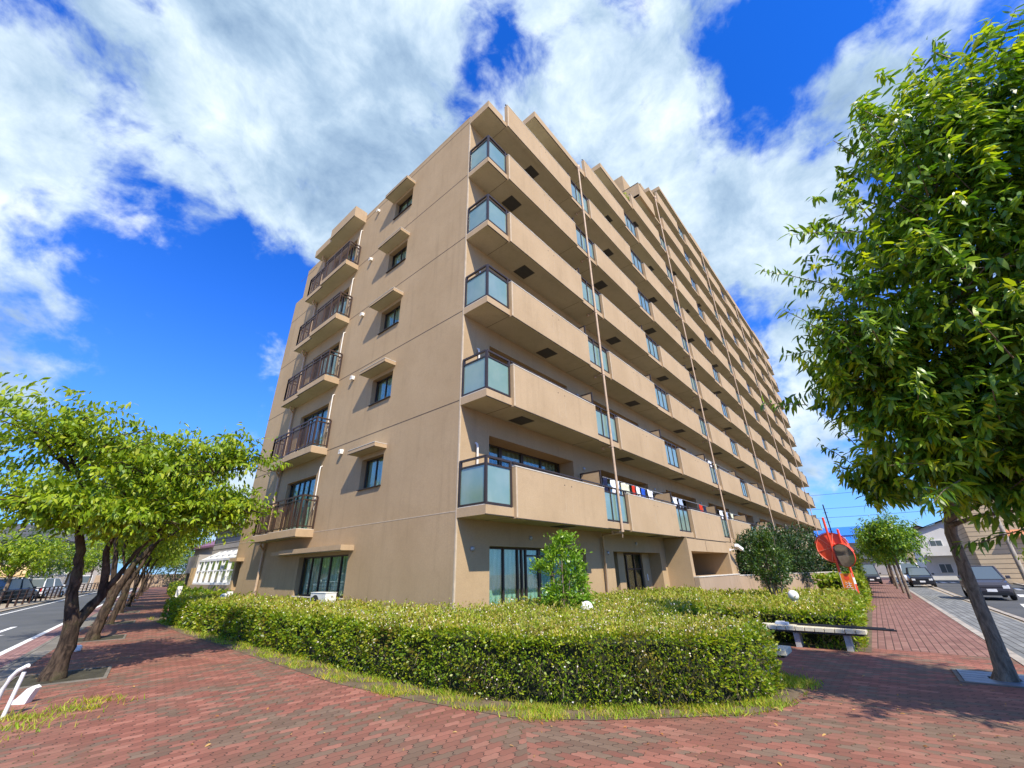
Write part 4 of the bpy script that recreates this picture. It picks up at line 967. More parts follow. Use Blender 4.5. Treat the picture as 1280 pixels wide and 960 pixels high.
# ================================================================== GRASS, LITTER, SOIL
sheet('soil', [(4.7,24),(4.15,16),(4.02,11),(3.88,7),(4.05,5.2),(4.3,3.75),(4.75,3.0),(5.25,2.45),(5.9,1.78),(6.4,1.50),(7.2,1.42),(7.9,1.45),(8.15,1.9),(7.95,3.6),(11.2,3.95),(11.35,1.25),(11.2,0.90),(12.5,0.95),(22.2,1.35),(24.5,1.45),(24.5,6),(18.9,7.3),(7.0,7.6),(6.8,24)], 0.005, 'soil')
E_OUT = [(4.7,24),(4.2,16),(4.05,11.2),(3.86,7),(3.92,5.6),(4.28,3.5),(4.75,2.95),(5.3,2.35),(5.95,1.62),(6.3,1.46),(7.0,1.32),(7.75,1.26),(8.2,1.5)]
E_IN =  [(4.7,20.8),(4.6,16.4),(4.56,10.3),(4.5,7.4),(4.53,5.3),(4.85,3.9),(5.10,3.35),(5.6,2.6),(6.1,2.1),(6.5,1.85),(7.0,1.75),(7.5,1.8),(7.7,2.2)]
GP = []
for i in range(len(E_OUT)-1):
    a, b, c, d_ = map(np.array, (E_OUT[i],E_OUT[i+1],E_IN[i+1],E_IN[i])); area = 0.5*abs(np.cross(c-a,d_-b)); dist = np.hypot(*((a+c)/2))
    m_ = int(area*dens(dist, 5200)); u = rng.uniform(0,1,m_); v = rng.uniform(0,1,m_)**0.75
    q = (a[None]*(1-u)[:,None]+b[None]*u[:,None])*(1-v)[:,None]+(d_[None]*(1-u)[:,None]+c[None]*u[:,None])*v[:,None]; GP.append(q)
m_ = 1500; GP.append(rng.normal(0,1,(m_,2))*np.array([0.26,0.16])+np.array([7.85,1.72])); 
GP.append(rng.normal(0,1,(1600,2))*np.array([0.32,0.20])+np.array([0.95,8.55])); GP.append(rng.normal(0,1,(500,2))*np.array([0.15,0.12])+np.array([1.45,8.2]))
GP.append(rng.normal(0,1,(900,2))*np.array([0.30,0.40])+np.array([0.55,7.9]))
GP.append(np.column_stack([rng.uniform(11.2,11.9,900), rng.uniform(1.0,3.2,900)])); GP.append(np.column_stack([rng.uniform(21.5,24.5,900), rng.uniform(1.3,1.9,900)]))
GP = np.concatenate(GP)
pat = np.sin(GP[:,0]*5.1)*np.cos(GP[:,1]*4.3)+0.5*np.sin(GP[:,0]*13+GP[:,1]*11); GP = GP[rng.uniform(0,1,len(GP)) < np.clip(0.34+0.66*pat,0.02,1)]
n = len(GP); dd = rng.normal(0,0.55,(n,3)); dd[:,2] = 0.7+rng.uniform(0,0.5,n); d2 = np.hypot(GP[:,0],GP[:,1])
o = scatter('grass', *BLADE, frames(dd, rng.uniform(.03,.085,n)*np.maximum(1,(d2/7)**.5), 1.6, rng.uniform(-3,3,n)), np.column_stack([GP,[G(x,y)+0.004 for x,y in GP]]), 'grass')
tag(o, kind='stuff'); tag(o, 'rough yellow green grass tufts along the foot of the hedge', 'grass')
n = 430
LP = np.column_stack([rng.uniform(0.5,9,n), rng.uniform(-0.5,12,n)]); LP[:120] = np.column_stack([rng.uniform(4.1,7.6,120), rng.uniform(1.4,5.5,120)])
bad = pip(LP[:,0],LP[:,1],polyA); LP = LP[~bad]; n = len(LP)
dd = rng.normal(0,1,(n,3)); dd[:,2] *= 0.25
o = scatter('leaf_litter', *LEAF_OVAL, frames(dd, rng.uniform(.025,.06,n), 1.0, rng.uniform(-.3,.3,n)), np.column_stack([LP,np.full(n,0.012)]), 'dry_leaf')
tag(o, 'small dry leaves scattered over the brick paving', 'leaf litter', kind='stuff')

# ================================================================== SHRUBS
def bush(name, label, cat, base, H_, R_, n, size, material, stems=5, seed=1, lobes=None, barkm='bark_oak', group=None, leaf=LEAF_OVAL, lowest=0.25, clus=9):
    r_ = np.random.default_rng(seed); t = thing(name, label, cat, base, 0, group)
    mb = MB(); ends = []
    for i in range(stems):
        a = 2*math.pi*i/stems+r_.uniform(-.4,.4); e = Vector((math.cos(a)*R_*r_.uniform(.25,.7), math.sin(a)*R_*r_.uniform(.25,.7), H_*r_.uniform(.6,.95)))
        m1 = e*0.4+Vector((r_.normal(0,.05),r_.normal(0,.05),0)); mb.tube([(r_.normal(0,.04),r_.normal(0,.04),-0.05),m1,e], [0.026*H_/2+.008,0.018*H_/2+.004,0.006], barkm, 6); ends.append((m1,e))
        for q in range(4):
            f = r_.uniform(.35,.95); p0 = m1.lerp(e,f); p1 = p0+Vector((r_.normal(0,1),r_.normal(0,1),r_.uniform(.1,.9))).normalized()*R_*r_.uniform(.3,.65)
            mb.tube([p0,p1],[0.009,0.004],barkm,5)
    mb.build('stem', t)
    m_ = n//clus; u = r_.normal(0,1,(m_,3)); u /= np.linalg.norm(u,axis=1,keepdims=True); rad = r_.uniform(0.35,1.0,(m_,1))**0.45
    C = u*rad; wv = 1+0.22*np.sin(u[:,0:1]*5+seed)+0.18*np.sin(u[:,2:3]*7+u[:,1:2]*4+seed*2); C = C*wv
    P0 = np.column_stack([C[:,0]*R_, C[:,1]*R_, H_*(lowest+1)/2+C[:,2]*H_*(1-lowest)/2])
    if lobes is not None: P0 = lobes(P0, r_)
    P = np.repeat(P0, clus, axis=0)+r_.normal(0, size*0.55, (m_*clus,3)); out = P-np.array([0,0,H_*0.45]); out /= np.linalg.norm(out,axis=1,keepdims=True)+1e-6
    dd = out*0.8+r_.normal(0,0.6,P.shape)+np.array([0,0,0.25])
    scatter('foliage', *leaf, frames(dd, r_.uniform(.65,1.3,len(P))*size, 1.0, r_.uniform(-1.2,1.2,len(P))), P, material, t)
    return t
LOBES = [(-.04,2.16,.13),(.13,2.2,.12),(-.24,1.86,.19),(.05,1.82,.21),(.27,1.66,.19),(-.46,1.62,.12),(0,1.38,.24),(.3,1.32,.18),(-.22,1.12,.17),(.42,1.0,.14),(-.36,.95,.12),(.1,.98,.19)]
def narrow(P0, r_):
    k = r_.integers(0, len(LOBES), len(P0)); o = np.zeros_like(P0); L_ = np.array(LOBES)[k]; g = r_.normal(0,0.55,P0.shape)*L_[:,2:3]
    o[:,0] = (L_[:,0]*.92+.07)*0.655+r_.normal(0,.10,len(P0))*0.755; o[:,1] = -(L_[:,0]*.92+.07)*0.755+r_.normal(0,.10,len(P0))*0.655; o[:,2] = L_[:,1]*0.955; return o+g*0.85
def cone(P0, r_):
    z = P0[:,2]; k = np.clip(1.25-(z-1.0)*0.32,0.55,1.3)*(0.85+0.25*np.sin(z*5)); P0 = P0.copy(); P0[:,0] *= k; P0[:,1] *= k; return P0
def narrow_old(P0, r_):   # taller than wide with gaps between tiers
    z = P0[:,2]; k = 0.75+0.45*np.sin(z*4.6+0.6)+0.2*np.sin(z*9.0); P0 = P0.copy(); P0[:,0] *= k; P0[:,1] *= k; return P0
bush('shrub', 'young upright shrub with fresh light green leaves in front of the ground-floor window', 'shrub', (7.98,5.55,0.0), 2.18, 0.44, 4300, 0.082, 'leaf_shrub', 5, 3, narrow, 'twig', lowest=0.38, clus=9)
bush('shrub', 'broad dark glossy shrub with several trunks beside the low wall', 'shrub', (16.9,3.35,-0.08), 2.62, 0.62, 4300, 0.10, 'leaf_dark', 7, 5, cone, 'bark_oak', lowest=0.36, clus=9)
bush('bush', 'dark bush with upright shoots rising behind the garden wall, nearest the glossy shrub', 'bush', (27.0,6.2,-0.1), 3.2, 1.6, 9000, 0.15, 'leaf_deep', 6, 8, None, lowest=0.2)
bush('bush', 'dark rounded bush behind the garden wall, in the middle of the three', 'bush', (30.5,5.3,-0.2), 3.7, 1.8, 9000, 0.16, 'leaf_deep', 6, 9, None, lowest=0.15)
bush('bush', 'dark bush behind the garden wall beside the red mirror', 'bush', (35.5,4.6,-0.25), 3.7, 1.9, 9000, 0.17, 'leaf_deep', 6, 10, None, lowest=0.1)
bush('bush', 'tall mid green bush beyond the road mirrors at the pavement edge', 'bush', (38.5,3.1,-0.3), 3.2, 1.1, 5200, 0.14, 'leaf_hedge', 5, 11, None, lowest=0.1)
bush('bush', 'small yellow green sapling bush growing at the foot of the mirror poles', 'bush', (24.2,1.9,-0.15), 0.75, 0.4, 900, 0.07, 'leaf_hedge', 4, 12, None, lowest=0.1)

# ================================================================== GLOBE LAMPS
def globe(label, loc):
    t = thing('garden_lamp', label, 'lamp', loc, 0, 'round garden lamps in the hedges')
    mb = MB(); mb.tube([(0,0,0),(0,0,0.62)], 0.03, 'galv', 10); mb.lathe([(0.03,0.60),(0.07,0.62),(0.07,0.66),(0.03,0.67)], (0,0,0), 'galv'); mb.build('post', t, smooth=True)
    mb = MB(); prof = [(0.125*math.sin(a), 0.78-0.125*math.cos(a)) for a in [math.pi*i/12 for i in range(13)]]; mb.lathe(prof, (0,0,0), 'white_paint', (0,0,1), 20); mb.build('lamp_globe', t, smooth=True)
globe('round white lamp half hidden beside the young light green shrub', (8.05,5.02,0.0))
globe('round white lamp on the hedge below the dark glossy shrub', (13.9,2.38,-0.02))
globe('round white lamp in the hedge near the far end of the west wall', (5.85,19.0,0.02))
mb = MB(); mb.box(-0.09,0.09,-0.06,0.06,0.0,0.95,'white_paint'); mb.box(-0.095,-0.09,-0.03,0.03,0.72,0.84,'dark'); tag(mb.build('meter_box', loc=(6.3,19.9,0)), 'small white meter box standing at the west wall beside the drainpipe', 'meter box')

# ================================================================== BENCHES
def bench(label, loc, L, n, legs, mat_top='bench_stone'):
    t = thing('bench', label, 'bench', loc)
    for i in range(n):
        y0 = -L/2+L*i/n; mb = MB(); mb.box(-0.21,0.21,y0+0.006,y0+L/n-0.006,0.30,0.375,mat_top); mb.build('seat_slab', t, bevel=0.006)
    mb = MB(); mb.box(-0.16,0.16,-L/2+0.05,L/2-0.05,0.265,0.30,'grille'); mb.build('seat_frame', t)
    for y in legs:
        mb = MB()
        for s_ in (1,):
            mb.quad([(-0.13,y-0.05,0),(0.13,y-0.05,0),(0.11,y-0.05,0.27),(-0.11,y-0.05,0.27)],'bench_leg'); mb.quad([(-0.13,y+0.05,0),(-0.11,y+0.05,0.27),(0.11,y+0.05,0.27),(0.13,y+0.05,0)],'bench_leg')
            mb.quad([(-0.13,y-0.05,0),(-0.11,y-0.05,0.27),(-0.11,y+0.05,0.27),(-0.13,y+0.05,0)],'bench_leg'); mb.quad([(0.13,y-0.05,0),(0.13,y+0.05,0),(0.11,y+0.05,0.27),(0.11,y-0.05,0.27)],'bench_leg')
        mb.build('leg', t)
    return t
simple('bench_stone', (0.66,0.60,0.44), 0.85, var=0.10, scale=8, bmp=0.2); simple('bench_leg', (0.40,0.40,0.37), 0.85, var=0.2, scale=12, bmp=0.3)
bench('long bench of pale stone slabs on two grey legs with poles lying on it', (11.32,1.95,-0.033), 2.15, 13, (-0.74,0.10,0.90))
bench('pale stone bench almost hidden behind the end of the corner hedge', (8.06,2.72,0), 2.2, 13, (-0.75,0.75))
for i, (y0, y1, x0, x1, zz, lb) in enumerate([(0.42,2.0,11.17,11.30,0.362,'thin black plastic pole lying nearest the front edge of the long bench'),(0.46,2.05,11.33,11.40,0.362,'thin black plastic pole lying in the middle of the long bench'),(0.58,2.2,11.47,11.48,0.362,'thin black plastic pole lying at the back of the long bench')]):
    mb = MB(); mb.tube([(x0,y0,zz-0.006),(x1,y1,zz)], 0.013, 'black_plastic', 8); tag(mb.build('black_pole', smooth=True), lb, 'pole', 'black poles lying on the bench')
mb = MB(); mb.box(-0.06,0.06,-0.12,0.12,0,0.05,'cloth_stripe'); mb.box(-0.05,0.05,-0.05,0.10,0.05,0.065,'white_paint'); o = mb.build('strap_bundle', loc=(11.32,2.28,0.343), bevel=0.012); tag(o, 'pale blue folded strap at the end of the poles on the bench', 'strap')

# ================================================================== ROAD MIRRORS
simple('mirror_red', (0.80,0.075,0.025), 0.4, 0.5, var=0.05); simple('mirror_rib', (0.85,0.22,0.13), 0.4, 0.5, var=0.05); simple('sign_orange', (0.78,0.20,0.02), 0.5, var=0.1)
simple('mirror_face', (0.30,0.31,0.30), 0.12, 0.8, 0.7, var=0.1)
def mirror(label, x, y, zg, ph, dz, R_, face, back_up):
    t = thing('road_mirror', label, 'road mirror', (x,y,zg), 0, 'orange road mirrors')
    mb = MB(); mb.tube([(0,0,0),(0,0,ph)], 0.045, 'mirror_red', 12); mb.lathe([(0.045,ph),(0.03,ph+0.02),(0,ph+0.025)],(0,0,0),'mirror_red'); mb.build('pole', t, smooth=True)
    mb = MB(); mb.box(-0.13,0.13,-0.13,0.13,-0.02,0.06,'concrete_white'); mb.build('footing', t)
    f = Vector(face).normalized(); c = Vector((0,0,dz))+f*0.10
    mb = MB(); mb.lathe([(0.0,-0.045),(R_*0.25,-0.042),(R_*0.55,-0.035),(R_*0.97,-0.005),(R_,0.03),(R_*0.97,0.05)], c, 'mirror_red', f, 32)
    u = f.orthogonal().normalized(); w = f.cross(u)
    for i in range(6):
        a = math.pi*i/3; dv = u*math.cos(a)+w*math.sin(a)
        mb.bar(c+dv*R_*0.12-f*0.056, c+dv*R_*0.9-f*0.028, 0.03, 'mirror_rib', 0.02)
    for rr in (0.30,0.93): mb.lathe([(R_*rr-0.014,-0.044+0.03*rr),(R_*rr,-0.062+0.03*rr),(R_*rr+0.014,-0.042+0.03*rr)], c, 'mirror_rib', f, 32)
    mb.build('mirror_back', t, smooth=False)
    mb = MB(); mb.lathe([(0.0,0.085),(R_*0.5,0.075),(R_*0.95,0.045)], c, 'mirror_face', f, 32); mb.build('mirror_glass', t, smooth=True)
    mb = MB(); up_ = Vector((0,0,1)); sd = f.cross(up_).normalized(); n0 = 14
    for i in range(n0):
        a0, a1 = math.pi*(0.1+0.8*i/n0), math.pi*(0.1+0.8*(i+1)/n0)
        q0 = c+(sd*math.cos(a0)+up_*math.sin(a0))*R_*1.03; q1 = c+(sd*math.cos(a1)+up_*math.sin(a1))*R_*1.03
        mb.quad([q0-f*0.02,q1-f*0.02,q1+f*0.11,q0+f*0.11],'mirror_red')
    mb.build('hood', t)
    mb = MB(); mb.obox(c-f*0.07,(0.05,0,0),(0,0.05,0),(0,0,0.05),'galv'); mb.build('clamp', t)
    if True:
        mb = MB(); mb.tube([(0,0,ph*0.30),(0,0,ph*0.38)], 0.0475, 'white_paint', 12); mb.build('reflective_band', t)
    return t
mirror('tall orange road mirror showing its ribbed round back', 22.9, 2.04, -0.15, 3.45, 2.27, 0.60, (0.97,-0.10,-0.05), True)
mirror('shorter orange road mirror turned to show its glass', 22.9, 1.66, -0.15, 2.95, 1.95, 0.45, (-0.86,0.50,-0.08), False)
t = thing('notice_board', 'small orange notice board fixed low between the two mirror poles', 'sign', (22.84,1.85,0.2))
mb = MB(); mb.box(-0.012,0.012,-0.17,0.20,0.05,0.92,'sign_orange'); mb.box(-0.014,0.014,-0.18,-0.17,0.04,0.93,'white_paint'); mb.box(-0.014,0.014,0.20,0.21,0.04,0.93,'white_paint'); mb.build('board', t)
mb = MB(); mb.lathe([(0,0),(0.09,0.0),(0.09,0.004),(0,0.005)], (-0.013,0.015,0.76), 'mirror_red', (-1,0,0), 20); mb.build('red_disc', t)
def text_part(txt, parent, loc, size, material, rot, name='lettering', ext=0.004):
    cu = bpy.data.curves.new(name, 'FONT'); cu.body = txt; cu.size = size; cu.extrude = ext; cu.align_x = 'CENTER'; cu.align_y = 'CENTER'
    to = bpy.data.objects.new('tmp', cu); COL.objects.link(to); bpy.context.view_layer.update()
    me = bpy.data.meshes.new_from_object(to.evaluated_get(bpy.context.evaluated_depsgraph_get())); bpy.data.objects.remove(to)
    me.materials.clear(); me.materials.append(MATS[material]); o = bpy.data.objects.new(name, me); COL.objects.link(o)
    o.parent = parent; o.location = loc; o.rotation_euler = rot; return o
text_part('注\n意', t, (-0.018,0.015,0.36), 0.24, 'white_paint', (math.pi/2,0,-math.pi/2))

# ================================================================== STREET FURNITURE
# tree grates
def grate(label, c, deg, W_, frame=True, slat='galv', group='tree pit covers'):
    t = thing('tree_grate', label, 'tree grate', (c[0],c[1],G(*c)), math.radians(deg), group)
    if slat: 
        mb = MB()
        for i in range(5):
            x0 = -W_/2+0.06+(W_-0.12)*i/5
            if i in (2,): 
                mb.box(x0+0.006,x0+(W_-0.12)/5-0.006,-W_/2+0.06,-0.16,0.006,0.016,slat); mb.box(x0+0.006,x0+(W_-0.12)/5-0.006,0.16,W_/2-0.06,0.006,0.016,slat)
            else: mb.box(x0+0.006,x0+(W_-0.12)/5-0.006,-W_/2+0.06,W_/2-0.06,0.006,0.016,slat)
        mb.build('slats', t)
    mb = MB()
    EM_ = 'pit_edge'
    for (a,b,c_,d_) in ((-W_/2,W_/2,-W_/2,-W_/2+.05),(-W_/2,W_/2,W_/2-.05,W_/2),(-W_/2,-W_/2+.05,-W_/2+.05,W_/2-.05),(W_/2-.05,W_/2,-W_/2+.05,W_/2-.05)): mb.box(a,b,c_,d_,-0.05,0.016,EM_)
    mb.box(-W_/2+.05,W_/2-.05,-W_/2+.05,W_/2-.05,-0.03,0.004,'pit_soil' if not slat else 'hedge_core')
    mb.build('edging', t)
simple('grate_blue', (0.17,0.21,0.25), 0.5, 0.5, 0.3, var=0.25, scale=10)
grate('blue grey slatted tree grate round the trunk of the big tree on the right', (9.66,-0.62), 2, 1.0, True, 'grate_blue')
TL = [(1.17,11.09),(2.31,17.08),(3.37,22.25),(4.6,28.6),(5.75,34.2),(6.9,40.0),(8.1,46.0),(9.6,53.0)]
for i, (x, y) in enumerate(TL[:5]):
    grate(['square earth tree pit of the nearest tree on the left','square earth tree pit of the second tree on the left','square earth tree pit of the third tree on the left','square earth tree pit of the fourth tree on the left','square earth tree pit of the fifth tree on the left'][i], (x+0.12,y+0.1), -11, 1.25, True, None)
# white cycle barrier at the left edge
t = thing('cycle_barrier', 'low white steel hoop barrier at the left edge of the pavement', 'barrier', (0.53,8.64,0), math.radians(-49))
mb = MB(); mb.tube([(-0.04,0,-0.02),(-0.01,0,0.30),(0.03,0,0.42),(0.09,0,0.49),(0.19,0,0.54)], 0.024, 'white_paint', 10); mb.build('hoop', t, smooth=True)
mb = MB(); mb.tube([(0.10,0.02,-0.02),(0.15,0.02,0.47)], 0.021, 'white_paint', 10); mb.build('post', t, smooth=True)
t = thing('wheel_stop', 'small white sloping wheel stop lying beside the hoop barrier', 'wheel stop', (0.80,9.40,0), math.radians(-40))
mb = MB()
pts = [(-0.13,0.0),(0.07,0.0),(0.10,0.10),(0.13,0.17),(0.09,0.20),(0.03,0.17),(-0.05,0.07)]
for y in (-0.05,0.05): mb.quad([(x,y,z) for x,z in (pts if y<0 else pts[::-1])],'white_paint')
for i in range(len(pts)): a,b=pts[i],pts[(i+1)%len(pts)]; mb.quad([(a[0],-0.05,a[1]),(a[0],0.05,a[1]),(b[0],0.05,b[1]),(b[0],-0.05,b[1])],'white_paint')
mb.build('wedge', t, bevel=0.012)
for (x,y,lb) in ((1.78,14.7,'low white rounded block between the first and second trees'),(2.92,20.85,'low white rounded block between the second and third trees')):
    t = thing('kerb_block', lb, 'block', (x,y,0), math.radians(-11)); mb = MB(); mb.box(-0.12,0.12,-0.07,0.07,0,0.13,'white_paint'); mb.build('block_body', t, bevel=0.045)
for (x,y,hh,lb) in ((6.95,29.8,1.0,'leaning white sign post on a concrete foot beside the far hedge'),(4.95,31.5,1.05,'thin white sign post beyond the fourth tree'),(7.4,43.5,1.2,'thin white sign post far down the tree row')):
    t = thing('sign_post', lb, 'sign post', (x,y,0)); mb = MB(); mb.obox((0,0,hh/2+.05),(0.11,0,0),(0,0.025,0),(0.02,0,hh/2),'white_paint'); mb.build('board', t); mb = MB(); mb.box(-.22,.22,-.15,.15,0,.08,'concrete_white'); mb.build('foot', t)
# fence across the left road
t = thing('guard_railing', 'long dark brown railing along the far side of the left road', 'railing', (0,0,0))
ra = -5.75; Yf = 12.0; pts = []
while Yf < 100: pts.append((lx(Yf,ra),Yf)); Yf += 1.9 if Yf < 60 else 3.8
mb = MB()
for z, w_ in ((0.95,0.08),(0.72,0.04),(0.50,0.04)):
    for a, b in zip(pts[:-1],pts[1:]): mb.bar((*a,z),(*b,z),0.05,'rail_brown',w_)
mb.build('rail', t)
for (x,y) in pts: mb = MB(); mb.tube([(x,y,0),(x,y,0.98)],0.055,'rail_brown',8); mb.box(x-.10,x+.10,y-.12,y+.12,0,.04,'kerb'); mb.build('post', t)
# ================================================================== TREES
def limb_path(p0, p1, r_, wob_=0.12, n=5, sag=0.0):
    p0, p1 = Vector(p0), Vector(p1); L = (p1-p0).length; o = []
    for i in range(n+1):
        f = i/n; q = p0.lerp(p1, f); 
        if 0 < i < n: q += Vector(r_.normal(0,wob_*L*0.35,3))
        q.z += math.sin(f*math.pi)*L*0.10 - sag*f*f*L
        o.append(q)
    return o
def crown_leaves(name, tips, dirs, r_, size, per, material, parent, leaf, droop, spread=0.5, L=(0.25,0.55), wratio=1.0, stems=None):
    tips = np.asarray(tips, float); dirs = np.asarray(dirs, float); dirs /= np.linalg.norm(dirs,axis=1,keepdims=True)
    n = len(tips); ln = r_.uniform(L[0],L[1],n)
    f = (np.arange(per)+0.5)/per
    P = tips[:,None,:]-dirs[:,None,:]*ln[:,None,None]*(1-f)[None,:,None]; P = P.reshape(-1,3)
    D_ = np.repeat(dirs,per,axis=0); rnd = r_.normal(0,1,P.shape); rnd -= D_*np.sum(rnd*D_,axis=1,keepdims=True); rnd /= np.linalg.norm(rnd,axis=1,keepdims=True)+1e-6
    dd = D_*0.45+rnd*0.8+np.array([0,0,-droop])+r_.normal(0,0.15,P.shape)
    P = P + r_.normal(0,0.012,P.shape)
    sz = size*r_.uniform(0.65,1.25,len(P))
    return scatter(name, *leaf, frames(dd, sz, wratio, r_.normal(0,0.5,len(P))), P, material, parent)
def ellipsoid_tips(r_, c, rad, n, shell=0.5, noise=0.2, seed=0.0, zmin=-1.0):
    u = r_.normal(0,1,(n,3)); u /= np.linalg.norm(u,axis=1,keepdims=True); u[:,2] = np.where(u[:,2] < zmin, -u[:,2], u[:,2])
    k = r_.uniform(0,1,(n,1))**shell; bump_ = 1+noise*np.sin(u[:,0:1]*6.1+seed)+noise*0.8*np.sin(u[:,1:2]*7.3+u[:,2:3]*5.1+seed*1.7)
    return np.array(c)[None]+u*k*bump_*np.array(rad)[None], u

# ---- big broad-leaved tree on the right
r_ = np.random.default_rng(21)
bx0, by0 = 9.56, -0.67; TR = thing('street_tree', 'big evergreen tree with long drooping glossy leaves, nearest on the right pavement', 'tree', (bx0,by0,G(bx0,by0)), 0, 'street trees along the right pavement')
mb = MB()
mb.tube([(0.02,0.06,-0.05),(0.0,0.02,0.12),(0,0,0.5),(0.02,-0.01,1.2),(0.0,-0.03,1.9),(-0.25,-0.25,2.7),(-0.8,-0.7,3.8),(-1.3,-1.2,5.2),(-1.6,-1.7,6.6),(-1.8,-2.0,7.8)], [0.16,0.112,0.087,0.078,0.074,0.070,0.062,0.050,0.036,0.015], 'bark_oak', 12)
c = np.array([-2.2,-1.8,5.0]); CR = (1.3,2.45,3.35); TT = [ellipsoid_tips(r_, c, CR, 2500, 0.42, 0.20, 1.3)]
for (cx,cy,cz,rx,ry,rz_,m_) in ((-2.1,-0.55,3.0,0.9,1.15,1.0,520),(-2.3,-1.9,2.9,1.1,1.3,0.95,700),(-2.1,0.05,4.0,0.9,0.95,1.1,420),(-2.2,-3.1,3.3,1.0,1.1,1.3,600),(-1.2,-0.8,3.5,0.9,0.9,0.9,300),(-0.9,0.55,2.75,0.6,0.5,0.55,110),(-2.4,-3.5,6.1,1.1,1.4,1.9,650),(-2.2,-2.0,7.2,1.0,1.3,1.3,350)):
    TT.append(ellipsoid_tips(r_, (cx,cy,cz), (rx,ry,rz_), m_, 0.5, 0.15, cx+cy))
tips = np.concatenate([a_[0] for a_ in TT]); u = np.concatenate([a_[1] for a_ in TT])
keep = (tips[:,2] > 1.85)
tips, u = tips[keep], u[keep]
dirs = u*np.array([1,1,0.8])+np.array([0,0,0.35])+r_.normal(0,0.3,u.shape)
# long wispy leading shoots
ext, ed = [], []
for i in range(420):
    k = r_.integers(0,len(tips)); 
    if np.linalg.norm((tips[k]-c)/np.array(CR)) < 0.82: continue
    dv = u[k]*np.array([1,1,0.5])+np.array([0,0,r_.uniform(0.0,0.9)])+r_.normal(0,0.2,3); dv /= np.linalg.norm(dv); L_ = r_.uniform(0.35,0.95)
    mb.tube([tips[k]-dv*0.2, tips[k]+dv*L_*0.5, tips[k]+dv*L_+np.array([0,0,-0.05])],[0.008,0.006,0.003],'twig',4,False)
    for q in range(int(L_/0.22)+1): ext.append(tips[k]+dv*(L_-q*0.2)); ed.append(dv)
for i in range(46):
    k = r_.integers(0,len(tips)); f = np.clip((tips[k][2]-1.2)/7,0.12,0.9); base = Vector((-1.8*f,-2.0*f*f,2.0+5.6*max(0,f-0.12)))
    if tips[k][2] < base.z-0.4: base = Vector((0,-0.05,2.0))
    mb.tube(limb_path(base, tips[k], r_, 0.12, 5), [0.034,0.027,0.021,0.015,0.010,0.005], 'bark_oak', 6, False)
for i in range(420):
    k = r_.integers(0,len(tips)); dv = dirs[k]/np.linalg.norm(dirs[k]); mb.tube([tips[k]-dv*0.75, tips[k]],[0.008,0.003],'twig',4,False)
mb.build('trunk', TR, smooth=True)
allt = np.concatenate([tips,np.array(ext)]); alld = np.concatenate([dirs,np.array(ed)])
crown_leaves('crown', tips, dirs, r_, 0.18, 12, 'leaf_oak', TR, LEAF_LONG, 0.8, L=(0.18,0.42), wratio=1.1)
crown_leaves('shoot_leaves', np.array(ext), np.array(ed), r_, 0.16, 12, 'leaf_oak', TR, LEAF_LONG, 0.55, L=(0.18,0.32), wratio=0.95)
# bright new growth: tufts of the outer shell
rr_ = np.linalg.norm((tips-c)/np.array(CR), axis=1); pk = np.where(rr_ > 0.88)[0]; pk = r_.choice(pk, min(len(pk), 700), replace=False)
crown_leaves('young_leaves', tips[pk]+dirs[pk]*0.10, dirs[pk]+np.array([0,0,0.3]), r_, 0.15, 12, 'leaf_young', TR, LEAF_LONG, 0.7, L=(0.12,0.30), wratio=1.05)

# ---- smaller street trees further along the right pavement: one model, copied
def street_tree(label, x, y, s, rz, proto=None, H_=3.9):
    if proto is None:
        t = thing('street_tree', label, 'tree', (x,y,G(x,y)), rz, 'street trees along the right pavement')
        q = np.random.default_rng(5); mb = MB()
        mb.tube([(0,0,-0.05),(0.02,0,0.8),(0.03,0.02,1.7),(0.0,0.05,2.6),(0,0,3.4)],[0.085,0.07,0.062,0.045,0.02],'bark_oak',8)
        tp, uu = ellipsoid_tips(q,(0,0,3.0),(1.45,1.45,1.25),1150,0.42,0.2,2.2)
        for i in range(22): k = q.integers(0,len(tp)); mb.tube(limb_path((0,0,1.9+q.uniform(0,0.6)),tp[k],q,0.12,3),[0.02,0.014,0.009,0.004],'bark_oak',5,False)
        mb.build('trunk', t, smooth=True); crown_leaves('crown', tp, uu+np.array([0,0,.3])+q.normal(0,.3,uu.shape), q, 0.17, 8, 'leaf_oak', t, LEAF_LONG, 0.45, wratio=1.4); t.scale = (s,s,s)
        return t
    t = copy_tree(proto); t.location = (x,y,G(x,y)); t.rotation_euler.z = rz; t.scale = (s,s,s); t['label'] = label; return t
st = street_tree('slim street tree with a small round crown, next beyond the biggest one', 31.5, 0.18, 1.0, 0.3)
for i, (x,y,s,rz,lb) in enumerate([(38.5,0.42,1.05,1.7,'slim street tree, third along the right pavement'),(46.5,0.80,1.1,2.9,'slim street tree, fourth along the right pavement'),(54,1.05,1.1,4.0,'slim street tree, fifth along the right pavement'),(63,1.4,1.15,5.1,'slim street tree, farthest along the right pavement')]):
    street_tree(lb,x,y,s,rz,st)

